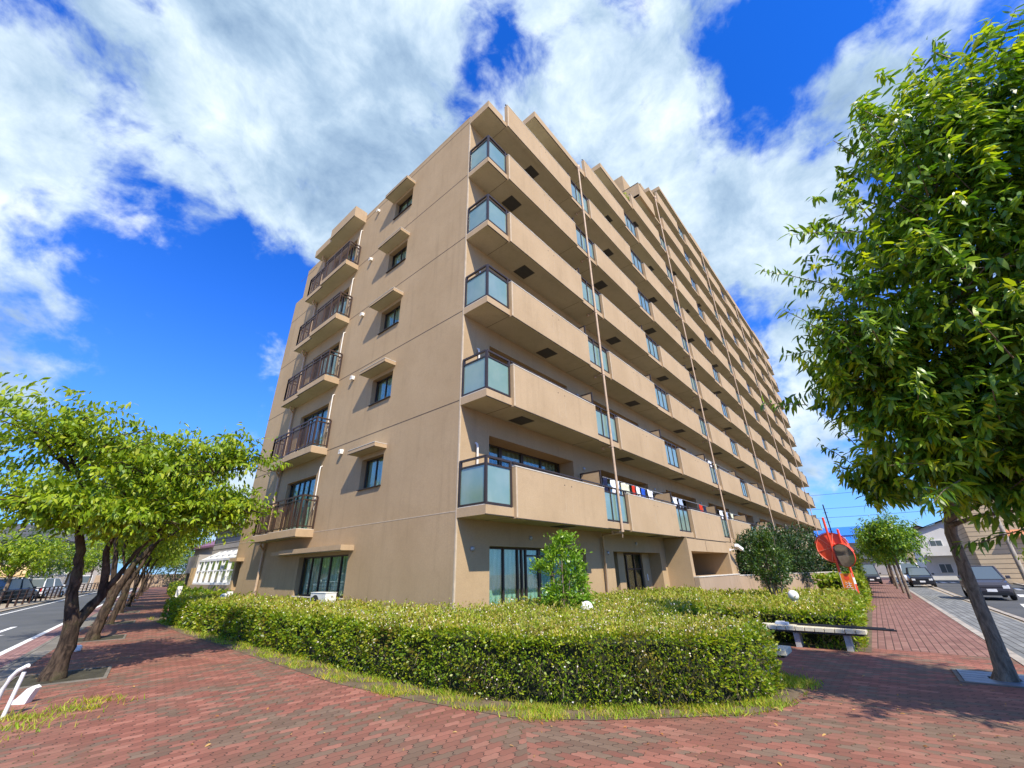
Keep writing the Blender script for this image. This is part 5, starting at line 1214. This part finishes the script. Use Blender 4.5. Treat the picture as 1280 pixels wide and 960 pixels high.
# ---- cherry trees on the left
TS = 0.82
def cherry(label, base, stems, lobes, seed, nsh, size, per, group='cherry trees along the left pavement', leafmat='leaf_cherry', tr=0.17):
    q = np.random.default_rng(seed); t = thing('cherry_tree', label, 'tree', (*base,0), 0, group); mb = MB()
    for pts, rad in stems:
        n_ = len(pts); fine, fr_ = [], []
        for i in range(n_-1):
            for s_ in (0, .33, .66):
                f = s_; a_, b_ = Vector(pts[i]), Vector(pts[i+1]); fine.append(a_.lerp(b_, f)+Vector((q.normal(0,.008),q.normal(0,.008),0))); fr_.append((rad[i]*(1-f)+rad[i+1]*f)*TS*q.uniform(.90,1.12))
        fine.append(Vector(pts[-1])); fr_.append(rad[-1]*TS); mb.tube(fine, fr_, 'bark_cherry', 14)
    T_, U_ = [], []; tot = sum(l[6] for l in lobes)
    for (cx,cy,cz,rx,ry,rz_,w) in lobes:
        m_ = int(nsh*w/tot); tp, uu = ellipsoid_tips(q,(cx,cy,cz),(rx,ry,rz_),m_,0.55,0.16,seed+cx); 
        tp[:,2] = cz+np.round((tp[:,2]-cz)/0.32)*0.32*0.6+(tp[:,2]-cz)*0.4     # tiers of nearly level sprays
        T_.append(tp); U_.append(uu)
    tp = np.concatenate(T_); uu = np.concatenate(U_)
    forks = [Vector(s[0][-1]) for s in stems]
    for (cx,cy,cz,rx,ry,rz_,w) in lobes:
        f = min(forks, key=lambda v: (v-Vector((cx,cy,cz))).length); c_ = Vector((cx,cy,cz-0.15)); rr = 0.040
        mb.tube(limb_path(f,c_,q,0.10,5),[rr,rr*.85,rr*.7,rr*.6,rr*.5,rr*.35],'bark_cherry',8,False)
        for i in range(11):
            a = q.uniform(0,6.28); e = c_+Vector((math.cos(a)*rx*.85,math.sin(a)*ry*.85,q.uniform(-.2,.6)*rz_)); s_ = f.lerp(c_,q.uniform(.55,1.0))
            mb.tube(limb_path(s_,e,q,0.10,4),[0.022,0.016,0.011,0.008,0.004],'bark_cherry',6,False)
    mb.build('trunk', t, smooth=True)
    d_ = uu*np.array([1,1,0.15])+q.normal(0,0.25,uu.shape)
    crown_leaves('crown', tp, d_, q, size, per, leafmat, t, LEAF_OVAL, 0.70, L=(0.40,0.85), wratio=0.95)
    return t
T1s = [([(0,0,-0.1),(0.03,0.02,0.12),(0.06,0,0.45),(0.02,-0.03,0.80),(-0.10,-0.06,1.15),(-0.16,-0.08,1.6),(-0.22,-0.1,1.95),(-0.42,-0.12,2.5)],[0.24,0.175,0.142,0.13,0.10,0.088,0.08,0.05]),
       ([(0.03,-0.02,0.72),(0.15,-0.02,1.0),(0.27,-0.03,1.22),(0.25,-0.05,1.45),(0.12,-0.08,1.95),(0.15,-0.1,2.5)],[0.12,0.10,0.085,0.075,0.065,0.04]),
       ([(0.22,-0.03,1.15),(0.38,-0.05,1.50),(0.55,-0.10,1.95),(0.9,-0.25,2.6)],[0.065,0.055,0.04,0.028])]
lob1 = [(-1.0,-0.4,3.9,1.5,1.4,0.75,1.1),(0.35,-0.4,3.55,1.4,1.4,0.70,1.2),(1.55,-0.5,3.95,1.15,1.2,0.5,0.8),(1.8,-0.6,2.85,0.95,1.0,0.40,0.9),(1.0,-0.5,2.75,1.1,1.1,0.40,0.9),(-0.9,-0.8,2.65,1.2,1.1,0.45,0.9),(0.1,-0.9,2.5,1.0,0.9,0.28,0.7),(-2.4,0.2,3.3,1.2,1.2,0.9,0.7),(0.4,0.9,3.4,1.5,1.0,0.8,0.6)]
cherry('nearest cherry tree with a forked mossy trunk at the left edge', TL[0], T1s, lob1, 31, 1900, 0.125, 12)
TS = 0.70
T2s = [([(0,0,-0.1),(0.03,0,0.15),(0.10,0,0.7),(0.22,0,1.3),(0.40,-0.05,1.9),(0.75,-0.1,2.5)],[0.26,0.20,0.17,0.14,0.11,0.07]),([(0.12,0,0.9),(0.05,0,1.5),(-0.1,0,2.2),(-0.3,0,2.9)],[0.12,0.10,0.08,0.05])]
lob2 = [(0.9,-0.6,4.6,1.7,1.7,0.8,1.2),(-0.6,-0.3,4.9,1.6,1.6,0.8,1.0),(1.9,-0.4,3.5,1.4,1.5,0.6,1.0),(0.2,-0.2,3.5,1.5,1.5,0.6,0.9),(-1.6,0,3.7,1.4,1.4,0.8,0.7),(0.5,0.8,4.0,1.6,1.3,1.0,0.7)]
cherry('second cherry tree from the camera with a leaning mossy trunk', TL[1], T2s, lob2, 32, 1700, 0.14, 11)
lob3 = [(0.5,-0.3,4.6,2.2,2.2,1.0,1.2),(-0.8,0,4.3,1.9,1.9,1.0,0.9),(1.3,0,3.5,2.1,2.1,0.8,1.0),(0,0.4,3.5,2.1,2.1,0.8,0.9)]
TS = 0.62
T3s = [([(0,0,-0.1),(0.03,0,0.15),(0.10,0,0.7),(0.18,0,1.3),(0.36,0,1.9),(0.6,0,2.6)],[0.25,0.19,0.16,0.13,0.10,0.06]),([(0.12,0,1.0),(0.0,0.05,1.6),(-0.3,0.05,2.5)],[0.10,0.08,0.05])]
p3 = cherry('third cherry tree from the camera in the left pavement row', TL[2], T3s, lob3, 33, 1900, 0.17, 8)
names = ['fourth','fifth','sixth','seventh','eighth','ninth','tenth','eleventh']
for i, (x,y) in enumerate(TL[3:]+[(10.9,60),(12.6,68),(14.4,77)]):
    c_ = copy_tree(p3); c_.location = (x,y,0); c_.rotation_euler.z = [1.5,-1.1,2.6,0.4,-2.4,1.2,3.3,-0.2][i]; c_['label'] = '%s cherry tree from the camera in the left pavement row' % names[i]
# trees beyond the left road
def far_tree(label, x, y, h, r, seed, matn, group='trees beyond the left road', n=700, z0=0.35):
    q = np.random.default_rng(seed); t = thing('tree', label, 'tree', (x,y,G(x,y)), 0, group); mb = MB()
    mb.tube([(0,0,-0.05),(0.05,0,h*0.3),(0,0.05,h*0.7)],[0.11,0.09,0.04],'bark_oak',8)
    tp, uu = ellipsoid_tips(q,(0,0,h*(1+z0)/2),(r,r,h*(1-z0)/2),n,0.42,0.22,seed)
    for i in range(14): k = q.integers(0,len(tp)); mb.tube(limb_path((0,0,h*.35),tp[k],q,0.1,3),[0.03,0.02,0.013,0.006],'bark_oak',5,False)
    mb.build('trunk', t, smooth=True); crown_leaves('crown', tp, uu+q.normal(0,.3,uu.shape), q, 0.24, 7, matn, t, LEAF_OVAL, 0.3); return t
far_tree('yellow green tree leaning over the brown railing, nearest beyond the left road', -3.2,31,4.0,2.4,41,'leaf_cherry',n=1000)
far_tree('light green tree beyond the left road, behind the nearest trunk', 1.0,47,4.8,2.6,42,'leaf_cherry')
far_tree('tree beyond the left road seen between the first and second trunks', 5.4,66,5.2,2.6,43,'leaf_cherry')
far_tree('broad green tree behind the parked cars beyond the left road', -4.5,52,5.5,3.2,51,'leaf_cherry',n=900,z0=0.2)
far_tree('dark green tree behind the awnings beyond the left road', 2.2,62,6.0,3.0,52,'leaf_dark',n=900,z0=0.15)
far_tree('dark tree beyond the left road at the far end', 10.0,92,6.5,3.5,44,'leaf_dark')
far_tree('tall dark tree closing the end of the left pavement', 20.5,93,8,5.0,45,'leaf_dark',n=1500,z0=0.1)
far_tree('dark bushy tree right of the tall one at the end of the left pavement', 25.0,92,6.5,3.6,48,'leaf_dark',n=1000,z0=0.1)
far_tree('lime green tree with a thin stake beside the beige building', 49,-8.2,3.2,1.5,46,'leaf_lime','trees across the right street',500,0.45)
far_tree('second lime green tree at the right edge before the beige building', 46.5,-8.9,3.2,1.4,47,'leaf_lime','trees across the right street',500,0.45)

# ================================================================== VEHICLES
def paint(name, col):
    m, N, b = mat(name, 0.28, 0.5); b.inputs['Base Color'].default_value = (*col,1); b.inputs['Coat Weight'].default_value = 0.6; return m
paint('car_dark',(0.05,0.045,0.055)); paint('car_white',(0.72,0.72,0.72)); paint('car_red',(0.5,0.02,0.02)); paint('car_black',(0.012,0.012,0.015)); paint('car_silver',(0.35,0.37,0.40))
m_, N_, b_ = mat('car_glass',0.05,0.8); b_.inputs['Base Color'].default_value = (0.10,0.13,0.14,1)
simple('lamp_red',(0.45,0.01,0.01),0.3); simple('lamp_clear',(0.75,0.75,0.72),0.2)
def car(label, x, y, heading, paintm, L=3.4, Wd=1.48, Hh=1.5, group='cars on the street', boxy=True):
    t = thing('car', label, 'car', (x,y,G(x,y)), heading, group); hw = Wd/2
    # side profile stations: (x, z_low, z_belt, half width)
    S = [(-L/2,0.42,0.80,hw*.86),(-L/2+.10,0.24,0.92,hw*.97),(-L*.25,0.20,0.95,hw),(L*.10,0.20,0.95,hw),(L*.30,0.22,0.90,hw*.98),(L/2-.12,0.26,0.78,hw*.92),(L/2,0.40,0.66,hw*.78)]
    mb = MB()
    def ring(s): x_,zl,zb,w = s; return [(x_,-w*.94,zl),(x_,-w,zl+.18),(x_,-w,zb-.12),(x_,-w*.90,zb),(x_,w*.90,zb),(x_,w,zb-.12),(x_,w,zl+.18),(x_,w*.94,zl)]
    R_ = [ring(s) for s in S]
    for a, b in zip(R_[:-1],R_[1:]):
        for i in range(8): j = (i+1)%8; mb.quad([a[i],b[i],b[j],a[j]],paintm)
    mb.quad(R_[0][::-1],paintm); mb.quad(R_[-1],paintm); mb.build('body', t, bevel=0.03, smooth=False)
    xr0, xr1, xf = -L/2+.30, L*.10, L*.30; zr = Hh; rw = hw*.76
    mb = MB(); mb.box(xr0,xr1,-rw,rw,zr-.045,zr,paintm)
    for sx, xx, bx in ((0,xr0,-L/2+.12),(1,xr1,xf)):
        for sy in (-1,1): mb.bar((xx,sy*rw*.97,zr-.03),(bx,sy*hw*.88,0.93 if sx==0 else 0.91),0.07,paintm)
    for sy in (-1,1): mb.bar((-L*.10,sy*rw*.99,zr-.04),(-L*.10,sy*hw*.93,0.94),0.07,paintm)
    mb.build('roof', t, bevel=0.015)
    def win(name, pts): w_ = MB(); w_.quad(pts,'car_glass'); w_.build(name, t)
    win('rear_window',[(xr0-.012,-rw*.95,zr-.04),(xr0-.012,rw*.95,zr-.04),(-L/2+.10,hw*.86,0.93),(-L/2+.10,-hw*.86,0.93)])
    win('windscreen',[(xr1+.01,-rw*.95,zr-.04),(xf+.02,-hw*.86,0.91),(xf+.02,hw*.86,0.91),(xr1+.01,rw*.95,zr-.04)])
    for sy in (-1,1): win('side_window',[(xr0,sy*rw*.985,zr-.04),(xr1,sy*rw*.985,zr-.04),(xf,sy*hw*.895,0.92),(-L/2+.14,sy*hw*.895,0.93)])
    for sx in (-L*.32,L*.32):
        for sy in (-1,1):
            w_ = MB(); w_.lathe([(0.15,-.09),(0.27,-.085),(0.285,-.04),(0.285,.04),(0.27,.085),(0.15,.09)],(0,0,0),'rubber',(0,1,0),20); wo = w_.build('wheel', t, loc=(sx,sy*(hw-.08),0.285))
            w_ = MB(); w_.lathe([(0,sy*.07),(0.06,sy*.075),(0.17,sy*.055),(0.17,-sy*.05)],(0,0,0),'chrome',(0,1,0),16); w_.build('rim', wo)
    for sy in (-1,1):
        mb = MB(); mb.box(-L/2-.005,-L/2+.10,sy*hw*.80-.07,sy*hw*.80+.07,0.55,0.90,'lamp_red'); mb.build('tail_light', t, bevel=.01)
        mb = MB(); mb.box(L/2-.14,L/2+.002,sy*hw*.66-.12,sy*hw*.66+.12,0.50,0.66,'lamp_clear'); mb.build('headlight', t, bevel=.02)
        mb = MB(); mb.box(L*.22,L*.22+.08,sy*(hw+.08)-.08,sy*(hw+.08)+.08,0.93,1.06,paintm); mb.build('door_mirror', t, bevel=.02)
    mb = MB(); mb.box(-L/2-.012,-L/2+.06,-.17,.17,0.50,0.66,'white_paint'); mb.build('number_plate', t)
    mb = MB(); mb.box(L/2-.05,L/2+.012,-.17,.17,0.34,0.50,'white_paint'); mb.build('number_plate', t)
    mb = MB(); mb.box(-L/2-.03,-L/2+.1,-hw*.9,hw*.9,0.24,0.42,'black_plastic'); mb.build('bumper', t, bevel=.02)
    mb = MB(); mb.box(L/2-.1,L/2+.03,-hw*.85,hw*.85,0.22,0.38,'black_plastic'); mb.build('bumper', t, bevel=.02)
    return t
car('dark hatchback with a large pale windscreen driving on the right street', 33.4,-2.85, math.radians(181), 'car_dark', 3.5,1.52,1.5)
car('white van parked beyond the slim street trees', 61,-0.4, math.radians(182), 'car_white', 4.2,1.7,1.95)
car('dark car parked in the distance in front of the white van', 53,0.2-1.0, math.radians(182), 'car_black', 3.8,1.6,1.5)
car('black van standing at the far end of the right pavement', 62,3.0, math.radians(185), 'car_black', 3.8,1.6,1.9)
car('white car parked beyond the brown railing, leftmost', -5.2,36, math.radians(60), 'car_white', 3.8,1.6,1.5,'cars beyond the left railing')
car('silver car parked beyond the brown railing next to the white one', -3.0,40, math.radians(62), 'car_silver', 3.8,1.6,1.6,'cars beyond the left railing')
car('red car parked beyond the brown railing', -0.6,44, math.radians(62), 'car_red', 3.6,1.6,1.5,'cars beyond the left railing')
car('black car parked beyond the brown railing after the red one', 1.4,50, math.radians(62), 'car_black', 3.8,1.6,1.6,'cars beyond the left railing')
car('white car parked beyond the brown railing, farthest of the row', 3.6,58, math.radians(62), 'car_white', 3.8,1.6,1.6,'cars beyond the left railing')

# ================================================================== NEIGHBOURING BUILDINGS
simple('siding_beige',(0.50,0.39,0.25),0.85,var=0.08,scale=0.5); simple('house_white',(0.66,0.65,0.62),0.85,var=0.08,scale=0.5); simple('house_grey',(0.26,0.25,0.25),0.85,var=0.12,scale=0.5)
simple('roof_purple',(0.22,0.10,0.15),0.7); simple('roof_dark',(0.07,0.07,0.075),0.7); simple('roof_blue',(0.02,0.16,0.62),0.45); simple('siding_grey',(0.34,0.31,0.28),0.85,var=0.08,scale=0.6)
simple('fence_orange',(0.62,0.42,0.20),0.8); simple('terracotta',(0.52,0.22,0.11),0.85); simple('sign_blue',(0.02,0.10,0.45),0.5)
def house(name, label, x, y, rz, W_, D_, Hh, wallm, roofm, roof='gable', win=(3,2), group=None, rh=1.4, lines=False, cat='house', balcony=False):
    t = thing(name, label, cat, (x,y,G(x,y)), rz, group)
    mb = MB(); mb.box(-W_/2,W_/2,-D_/2,D_/2,-1.2,Hh,wallm)
    if lines:
        z = 0.1
        while z < Hh: mb.box(-W_/2-.012,W_/2+.012,-D_/2-.012,D_/2+.012,z,z+.025,'joint'); z += 0.42
    mb.build('wall', t)
    mb = MB()
    if roof == 'gable':
        e = 0.45; a = [(-W_/2-e,-D_/2-e,Hh-.1),(W_/2+e,-D_/2-e,Hh-.1),(W_/2+e,0,Hh+rh),(-W_/2-e,0,Hh+rh)]; b = [(W_/2+e,D_/2+e,Hh-.1),(-W_/2-e,D_/2+e,Hh-.1),(-W_/2-e,0,Hh+rh),(W_/2+e,0,Hh+rh)]
        mb.quad(a,roofm); mb.quad(b,roofm); mb.quad([(x_,y_,z_-.15) for x_,y_,z_ in a][::-1],roofm); mb.quad([(x_,y_,z_-.15) for x_,y_,z_ in b][::-1],roofm)
        for s_ in (-1,1): mb.quad([(s_*W_/2,-D_/2,Hh),(s_*W_/2,D_/2,Hh),(s_*W_/2,0,Hh+rh-.2)],wallm)
    else: mb.box(-W_/2-.2,W_/2+.2,-D_/2-.2,D_/2+.2,Hh+.003,Hh+.35,roofm)
    mb.build('roof', t)
    for face in (0,1):
        n_ = win[0]; LL = D_ if face == 0 else W_
        for i in range(n_):
            for k in range(win[1]):
                u = -LL/2+LL*(i+.5)/n_; z = 0.9+k*(Hh-0.3)/max(1,win[1])
                if z+1.1 > Hh: continue
                fr_, pn_ = MB(), MB()
                if face == 0:
                    fr_.box(-W_/2-.06,-W_/2-.002,u-.65,u+.65,z-.06,z+1.1,'white_paint'); pn_.box(-W_/2-.08,-W_/2-.061,u-.58,u-.03,z,z+1.03,'car_glass'); pn_.box(-W_/2-.08,-W_/2-.061,u+.03,u+.58,z,z+1.03,'car_glass')
                else:
                    fr_.box(u-.65,u+.65,-D_/2-.06,-D_/2-.002,z-.06,z+1.1,'white_paint'); pn_.box(u-.58,u+.58,-D_/2-.08,-D_/2-.061,z,z+1.03,'car_glass')
                f_ = fr_.build('window', t); pn_.build('pane', f_)
    if balcony:
        mb = MB(); mb.box(-W_/2-1.1,-W_/2-.005,-D_/2+.4,D_/2-.4,Hh*.48,Hh*.52,'house_white'); mb.box(-W_/2-1.1,-W_/2-1.0,-D_/2+.4,D_/2-.4,Hh*.52,Hh*.52+.95,'house_white'); mb.build('balcony', t)
    return t
# right side
t = house('apartment_building','beige clapboard building with a small terracotta hood across the right street', 69,-14.5,0,12,17.5,8.5,'siding_beige','roof_dark','flat',(0,0),None,lines=True,cat='building')
mb = MB(); mb.box(-6.6,-6.01,4.2,6.4,4.1,4.25,'terracotta'); mb.quad([(-6.6,4.2,4.1),(-6.6,6.4,4.1),(-6.02,6.4,4.75),(-6.02,4.2,4.75)],'terracotta'); mb.build('window_hood', t)
mb = MB(); mb.box(-6.4,-6.01,1.5,3.2,0.2,2.4,'siding_beige'); mb.build('porch', t)
house('house','white two-storey house with a balcony behind the big tree trunk',88,-5.8,math.radians(4),9,7.5,6.2,'house_white','roof_dark','gable',(2,2),'houses along the right street',balcony=True)
house('house','pale house with a ground-floor shop shelter, beyond the white balcony house',103,-3.2,math.radians(4),9,5,6.6,'siding_beige','roof_dark','gable',(2,2),'houses along the right street')
t = house('station_building','long low building with bright blue gabled roofs in the far distance',152,9.5,math.radians(93),17,14,8.3,'siding_grey','roof_blue','gable',(4,2),None,2.4,cat='building')
mb = MB(); mb.quad([(-8.6,10.5,6.2),(8.6,10.5,6.2),(8.6,7.2,7.9),(-8.6,7.2,7.9)],'roof_blue'); mb.build('lean_to_roof', t)
house('house','low grey house with a dark roof at the end of the right pavement',110,7.5,math.radians(93),6,7,3.0,'siding_grey','roof_dark','gable',(2,1),'houses along the right street',1.0)
house('apartment_building','small pale apartment block on the skyline behind the blue roofs',205,3.5,math.radians(3),12,10,15,'house_white','house_white','flat',(3,4),None,cat='building')
# mast and cables
t = thing('antenna_mast','thin dark lattice mast rising over the blue roofs','mast',(120,9.9,-1)); mb = MB(); mb.tube([(0,0,0),(0,0,14.8)],0.14,'black_plastic',6); mb.build('mast_pole', t)
mb = MB()
for z in (9,11,13): mb.bar((0,-.5,z),(0,.5,z),0.07,'black_plastic')
mb.build('crossarm', t)
for i,(z0,z1) in enumerate(((15.5,14.0),(13.6,12.3),(18.6,17.5))):
    mb = MB(); pts = [(118+i, 60-110*f, z0+(z1-z0)*f-2.2*math.sin(f*math.pi)) for f in [k/16 for k in range(17)]]; mb.tube(pts,0.035,'black_plastic',4)
    tag(mb.build('overhead_cable'), ['middle overhead cable crossing the sky beyond the block','lowest overhead cable crossing just above the blue roofs','highest overhead cable crossing the sky beyond the block'][i],'cable','overhead cables at the end of the street')
t = thing('utility_pole','slanting grey utility pole in front of the beige building','pole',(52,-5.2-1.6,-0.4)); mb = MB(); mb.tube([(0,0,0),(0,0,9)],[0.16,0.11],'kerb',10); mb.build('pole_shaft', t, smooth=True)
mb = MB(); mb.bar((0,-0.9,8.2),(0,0.9,8.2),0.1,'galv'); mb.build('crossarm', t)
t = thing('pedestrian_fence','low white pipe fence before the beige building','fence',(54,-8.6,-0.4)); mb = MB()
for i in range(6):
    x=-4+i*1.6; mb.tube([(x,0,0),(x,0,0.75),(x+.1,0,0.85),(x+1.3,0,0.85),(x+1.4,0,0.75),(x+1.4,0,0)],0.03,'white_paint',6); mb.tube([(x,0,.4),(x+1.4,0,.4)],0.02,'white_paint',6)
mb.build('hoops', t)
# left: house with conservatory, brown wall, orange fence, end wall
t = thing('house','grey sided house with a purple roof beyond the apartment corner','house',(11.9,33.2,0),0)
mb = MB(); mb.box(-3.0,4.0,-6,-0.2,-.2,4.3,'siding_grey'); mb.box(-2.2,4.0,-0.2,7,-.2,3.5,'siding_grey')
z=0.3
while z<4.2: mb.box(-3.012,-3.0,-6,-0.2,z,z+.02,'joint'); z+=0.3
mb.build('wall', t)
mb = MB()
for (x0,y0,y1,zz) in ((-3.3,-6.4,-0.1,4.25),(-2.5,-0.1,7.3,3.45)):
    mb.quad([(x0,y0,zz),(x0,y1,zz),(1.0,y1,zz+1.5),(1.0,y0,zz+1.5)],'roof_purple'); mb.quad([(x0,y0,zz-.12),(1.0,y0,zz+1.38),(1.0,y1,zz+1.38),(x0,y1,zz-.12)],'roof_purple'); mb.quad([(x0,y0,zz-.12),(x0,y1,zz-.12),(x0,y1,zz),(x0,y0,zz)],'roof_purple')
    mb.quad([(4.4,y0,zz),(1.0,y0,zz+1.5),(1.0,y1,zz+1.5),(4.4,y1,zz)],'roof_purple')
mb.build('roof', t)
t = thing('conservatory','white framed glazed lean-to on the brown wall beside the apartment block','conservatory',(7.22,23.0,0),0)
mb = MB(); n_=6; Lc = 5.6
for i in range(n_+1):
    y=Lc*i/n_; mb.bar((0,y,1.15),(0.05,y,2.25),0.09,'white_paint'); mb.bar((0.05,y,2.25),(0.9,y,2.72),0.08,'white_paint'); mb.bar((0.9,y,2.72),(1.6,y,2.75),0.06,'white_paint')
for (x,z,w_) in ((0,1.18,.10),(0.03,1.75,.05),(0.05,2.25,.10),(0.45,2.48,.05),(0.9,2.72,.07)): mb.bar((x,0,z),(x,Lc,z),w_,'white_paint')
mb.build('frame', t)
mb = MB(); mb.quad([(0.03,0,1.2),(0.03,Lc,1.2),(0.07,Lc,2.25),(0.07,0,2.25)],'frosted_glass'); mb.quad([(0.07,0,2.25),(0.07,Lc,2.25),(0.9,Lc,2.70),(0.9,0,2.70)],'frosted_glass'); mb.quad([(0.03,Lc,1.2),(1.6,Lc,1.2),(1.6,Lc,2.7),(0.9,Lc,2.7),(0.07,Lc,2.25)],'frosted_glass'); mb.build('glazing', t)
mb = MB(); mb.quad([(0.4,-.1,0.9),(0.4,Lc-.1,0.9),(0.4,Lc-.1,2.3),(0.4,-.1,2.3)],'house_white'); mb.build('back_panel', t)
mb = MB(); wallseg(mb,(7.22,21.9),(7.22,28.7),-.2,1.12,.2,'low_wall'); tag(mb.build('boundary_wall'),'low brown boundary wall below the white conservatory','wall')
t = thing('timber_fence','pale orange slatted timber screen between conservatory and far hedge','fence',(7.3,28.8,0),math.radians(-8)); mb = MB()
for i in range(9): mb.box(-.02,.02,i*.32,i*.32+.22,0.3,1.95,'fence_orange')
mb.build('slats', t); mb = MB(); mb.box(.021,.06,0,2.8,0.6,0.7,'white_paint'); mb.box(.021,.06,0,2.8,1.6,1.7,'white_paint'); mb.build('rails', t)
t = thing('carport','small brown carport with a slatted balcony above beside the timber screen','carport',(9.4,31.5,0),math.radians(-8)); mb = MB(); mb.box(-1.5,3,0,5,1.7,2.7,'siding_grey'); mb.build('upper_panel', t); mb = MB(); mb.box(-1.4,3,4.6,4.8,0,1.7,'low_wall'); mb.build('side_wall', t); mb = MB(); mb.box(-1.4,-1.25,0,0.15,0,1.7,'low_wall'); mb.build('post', t)
mb = MB(); wallseg(mb,(11.5,100),(26,97),-.3,2.0,.3,'low_wall'); tag(mb.build('boundary_wall'),'tan wall closing off the far end of the left pavement','wall')
mb = MB(); mb.box(-.05,.05,-.4,.4,1.0,1.6,'sign_blue'); mb.tube([(0,0,0),(0,0,1.0)],.04,'galv',8); tag(mb.build('blue_sign',loc=(16.3,62,0)),'small blue sign board far down the left pavement','sign')
house('house','dark grey house with a dark roof beyond the left road, behind the railing',2.2,76,math.radians(-11),9,9,5.5,'house_grey','roof_dark','gable',(2,2),'houses beyond the left road',2.0)
house('house','white house at the left beyond the parked cars',-9,68,math.radians(-11),10,9,5.2,'house_white','roof_dark','gable',(3,2),'houses beyond the left road',1.6)
house('house','tan house beyond the left road, partly behind the yellow green tree',-20,62,math.radians(-11),10,9,6.0,'siding_beige','roof_dark','gable',(3,2),'houses beyond the left road',1.6)
house('house','grey block beyond the left road farthest along',9.5,108,math.radians(-11),9,9,7.0,'siding_grey','roof_dark','gable',(2,2),'houses beyond the left road',1.6)
for (x,y,m1,lb) in ((0.6,56,'fence_orange','pale yellow awning on the stall beyond the railing, nearest'),(3.9,66,'house_white','cream awning beyond the railing, farther one')):
    t = thing('awning', lb, 'awning', (x,y,0), math.radians(-11)); mb = MB(); mb.quad([(-1.6,-1.2,2.0),(1.6,-1.2,2.0),(1.6,1.2,2.7),(-1.6,1.2,2.7)],m1); mb.quad([(-1.6,-1.2,1.75),(1.6,-1.2,1.75),(1.6,-1.2,2.0),(-1.6,-1.2,2.0)],m1); mb.build('canopy', t)
    for sx in (-1.5,1.5): mb = MB(); mb.tube([(sx,-1.1,0),(sx,-1.1,1.98)],.04,'white_paint',6); mb.build('post', t)
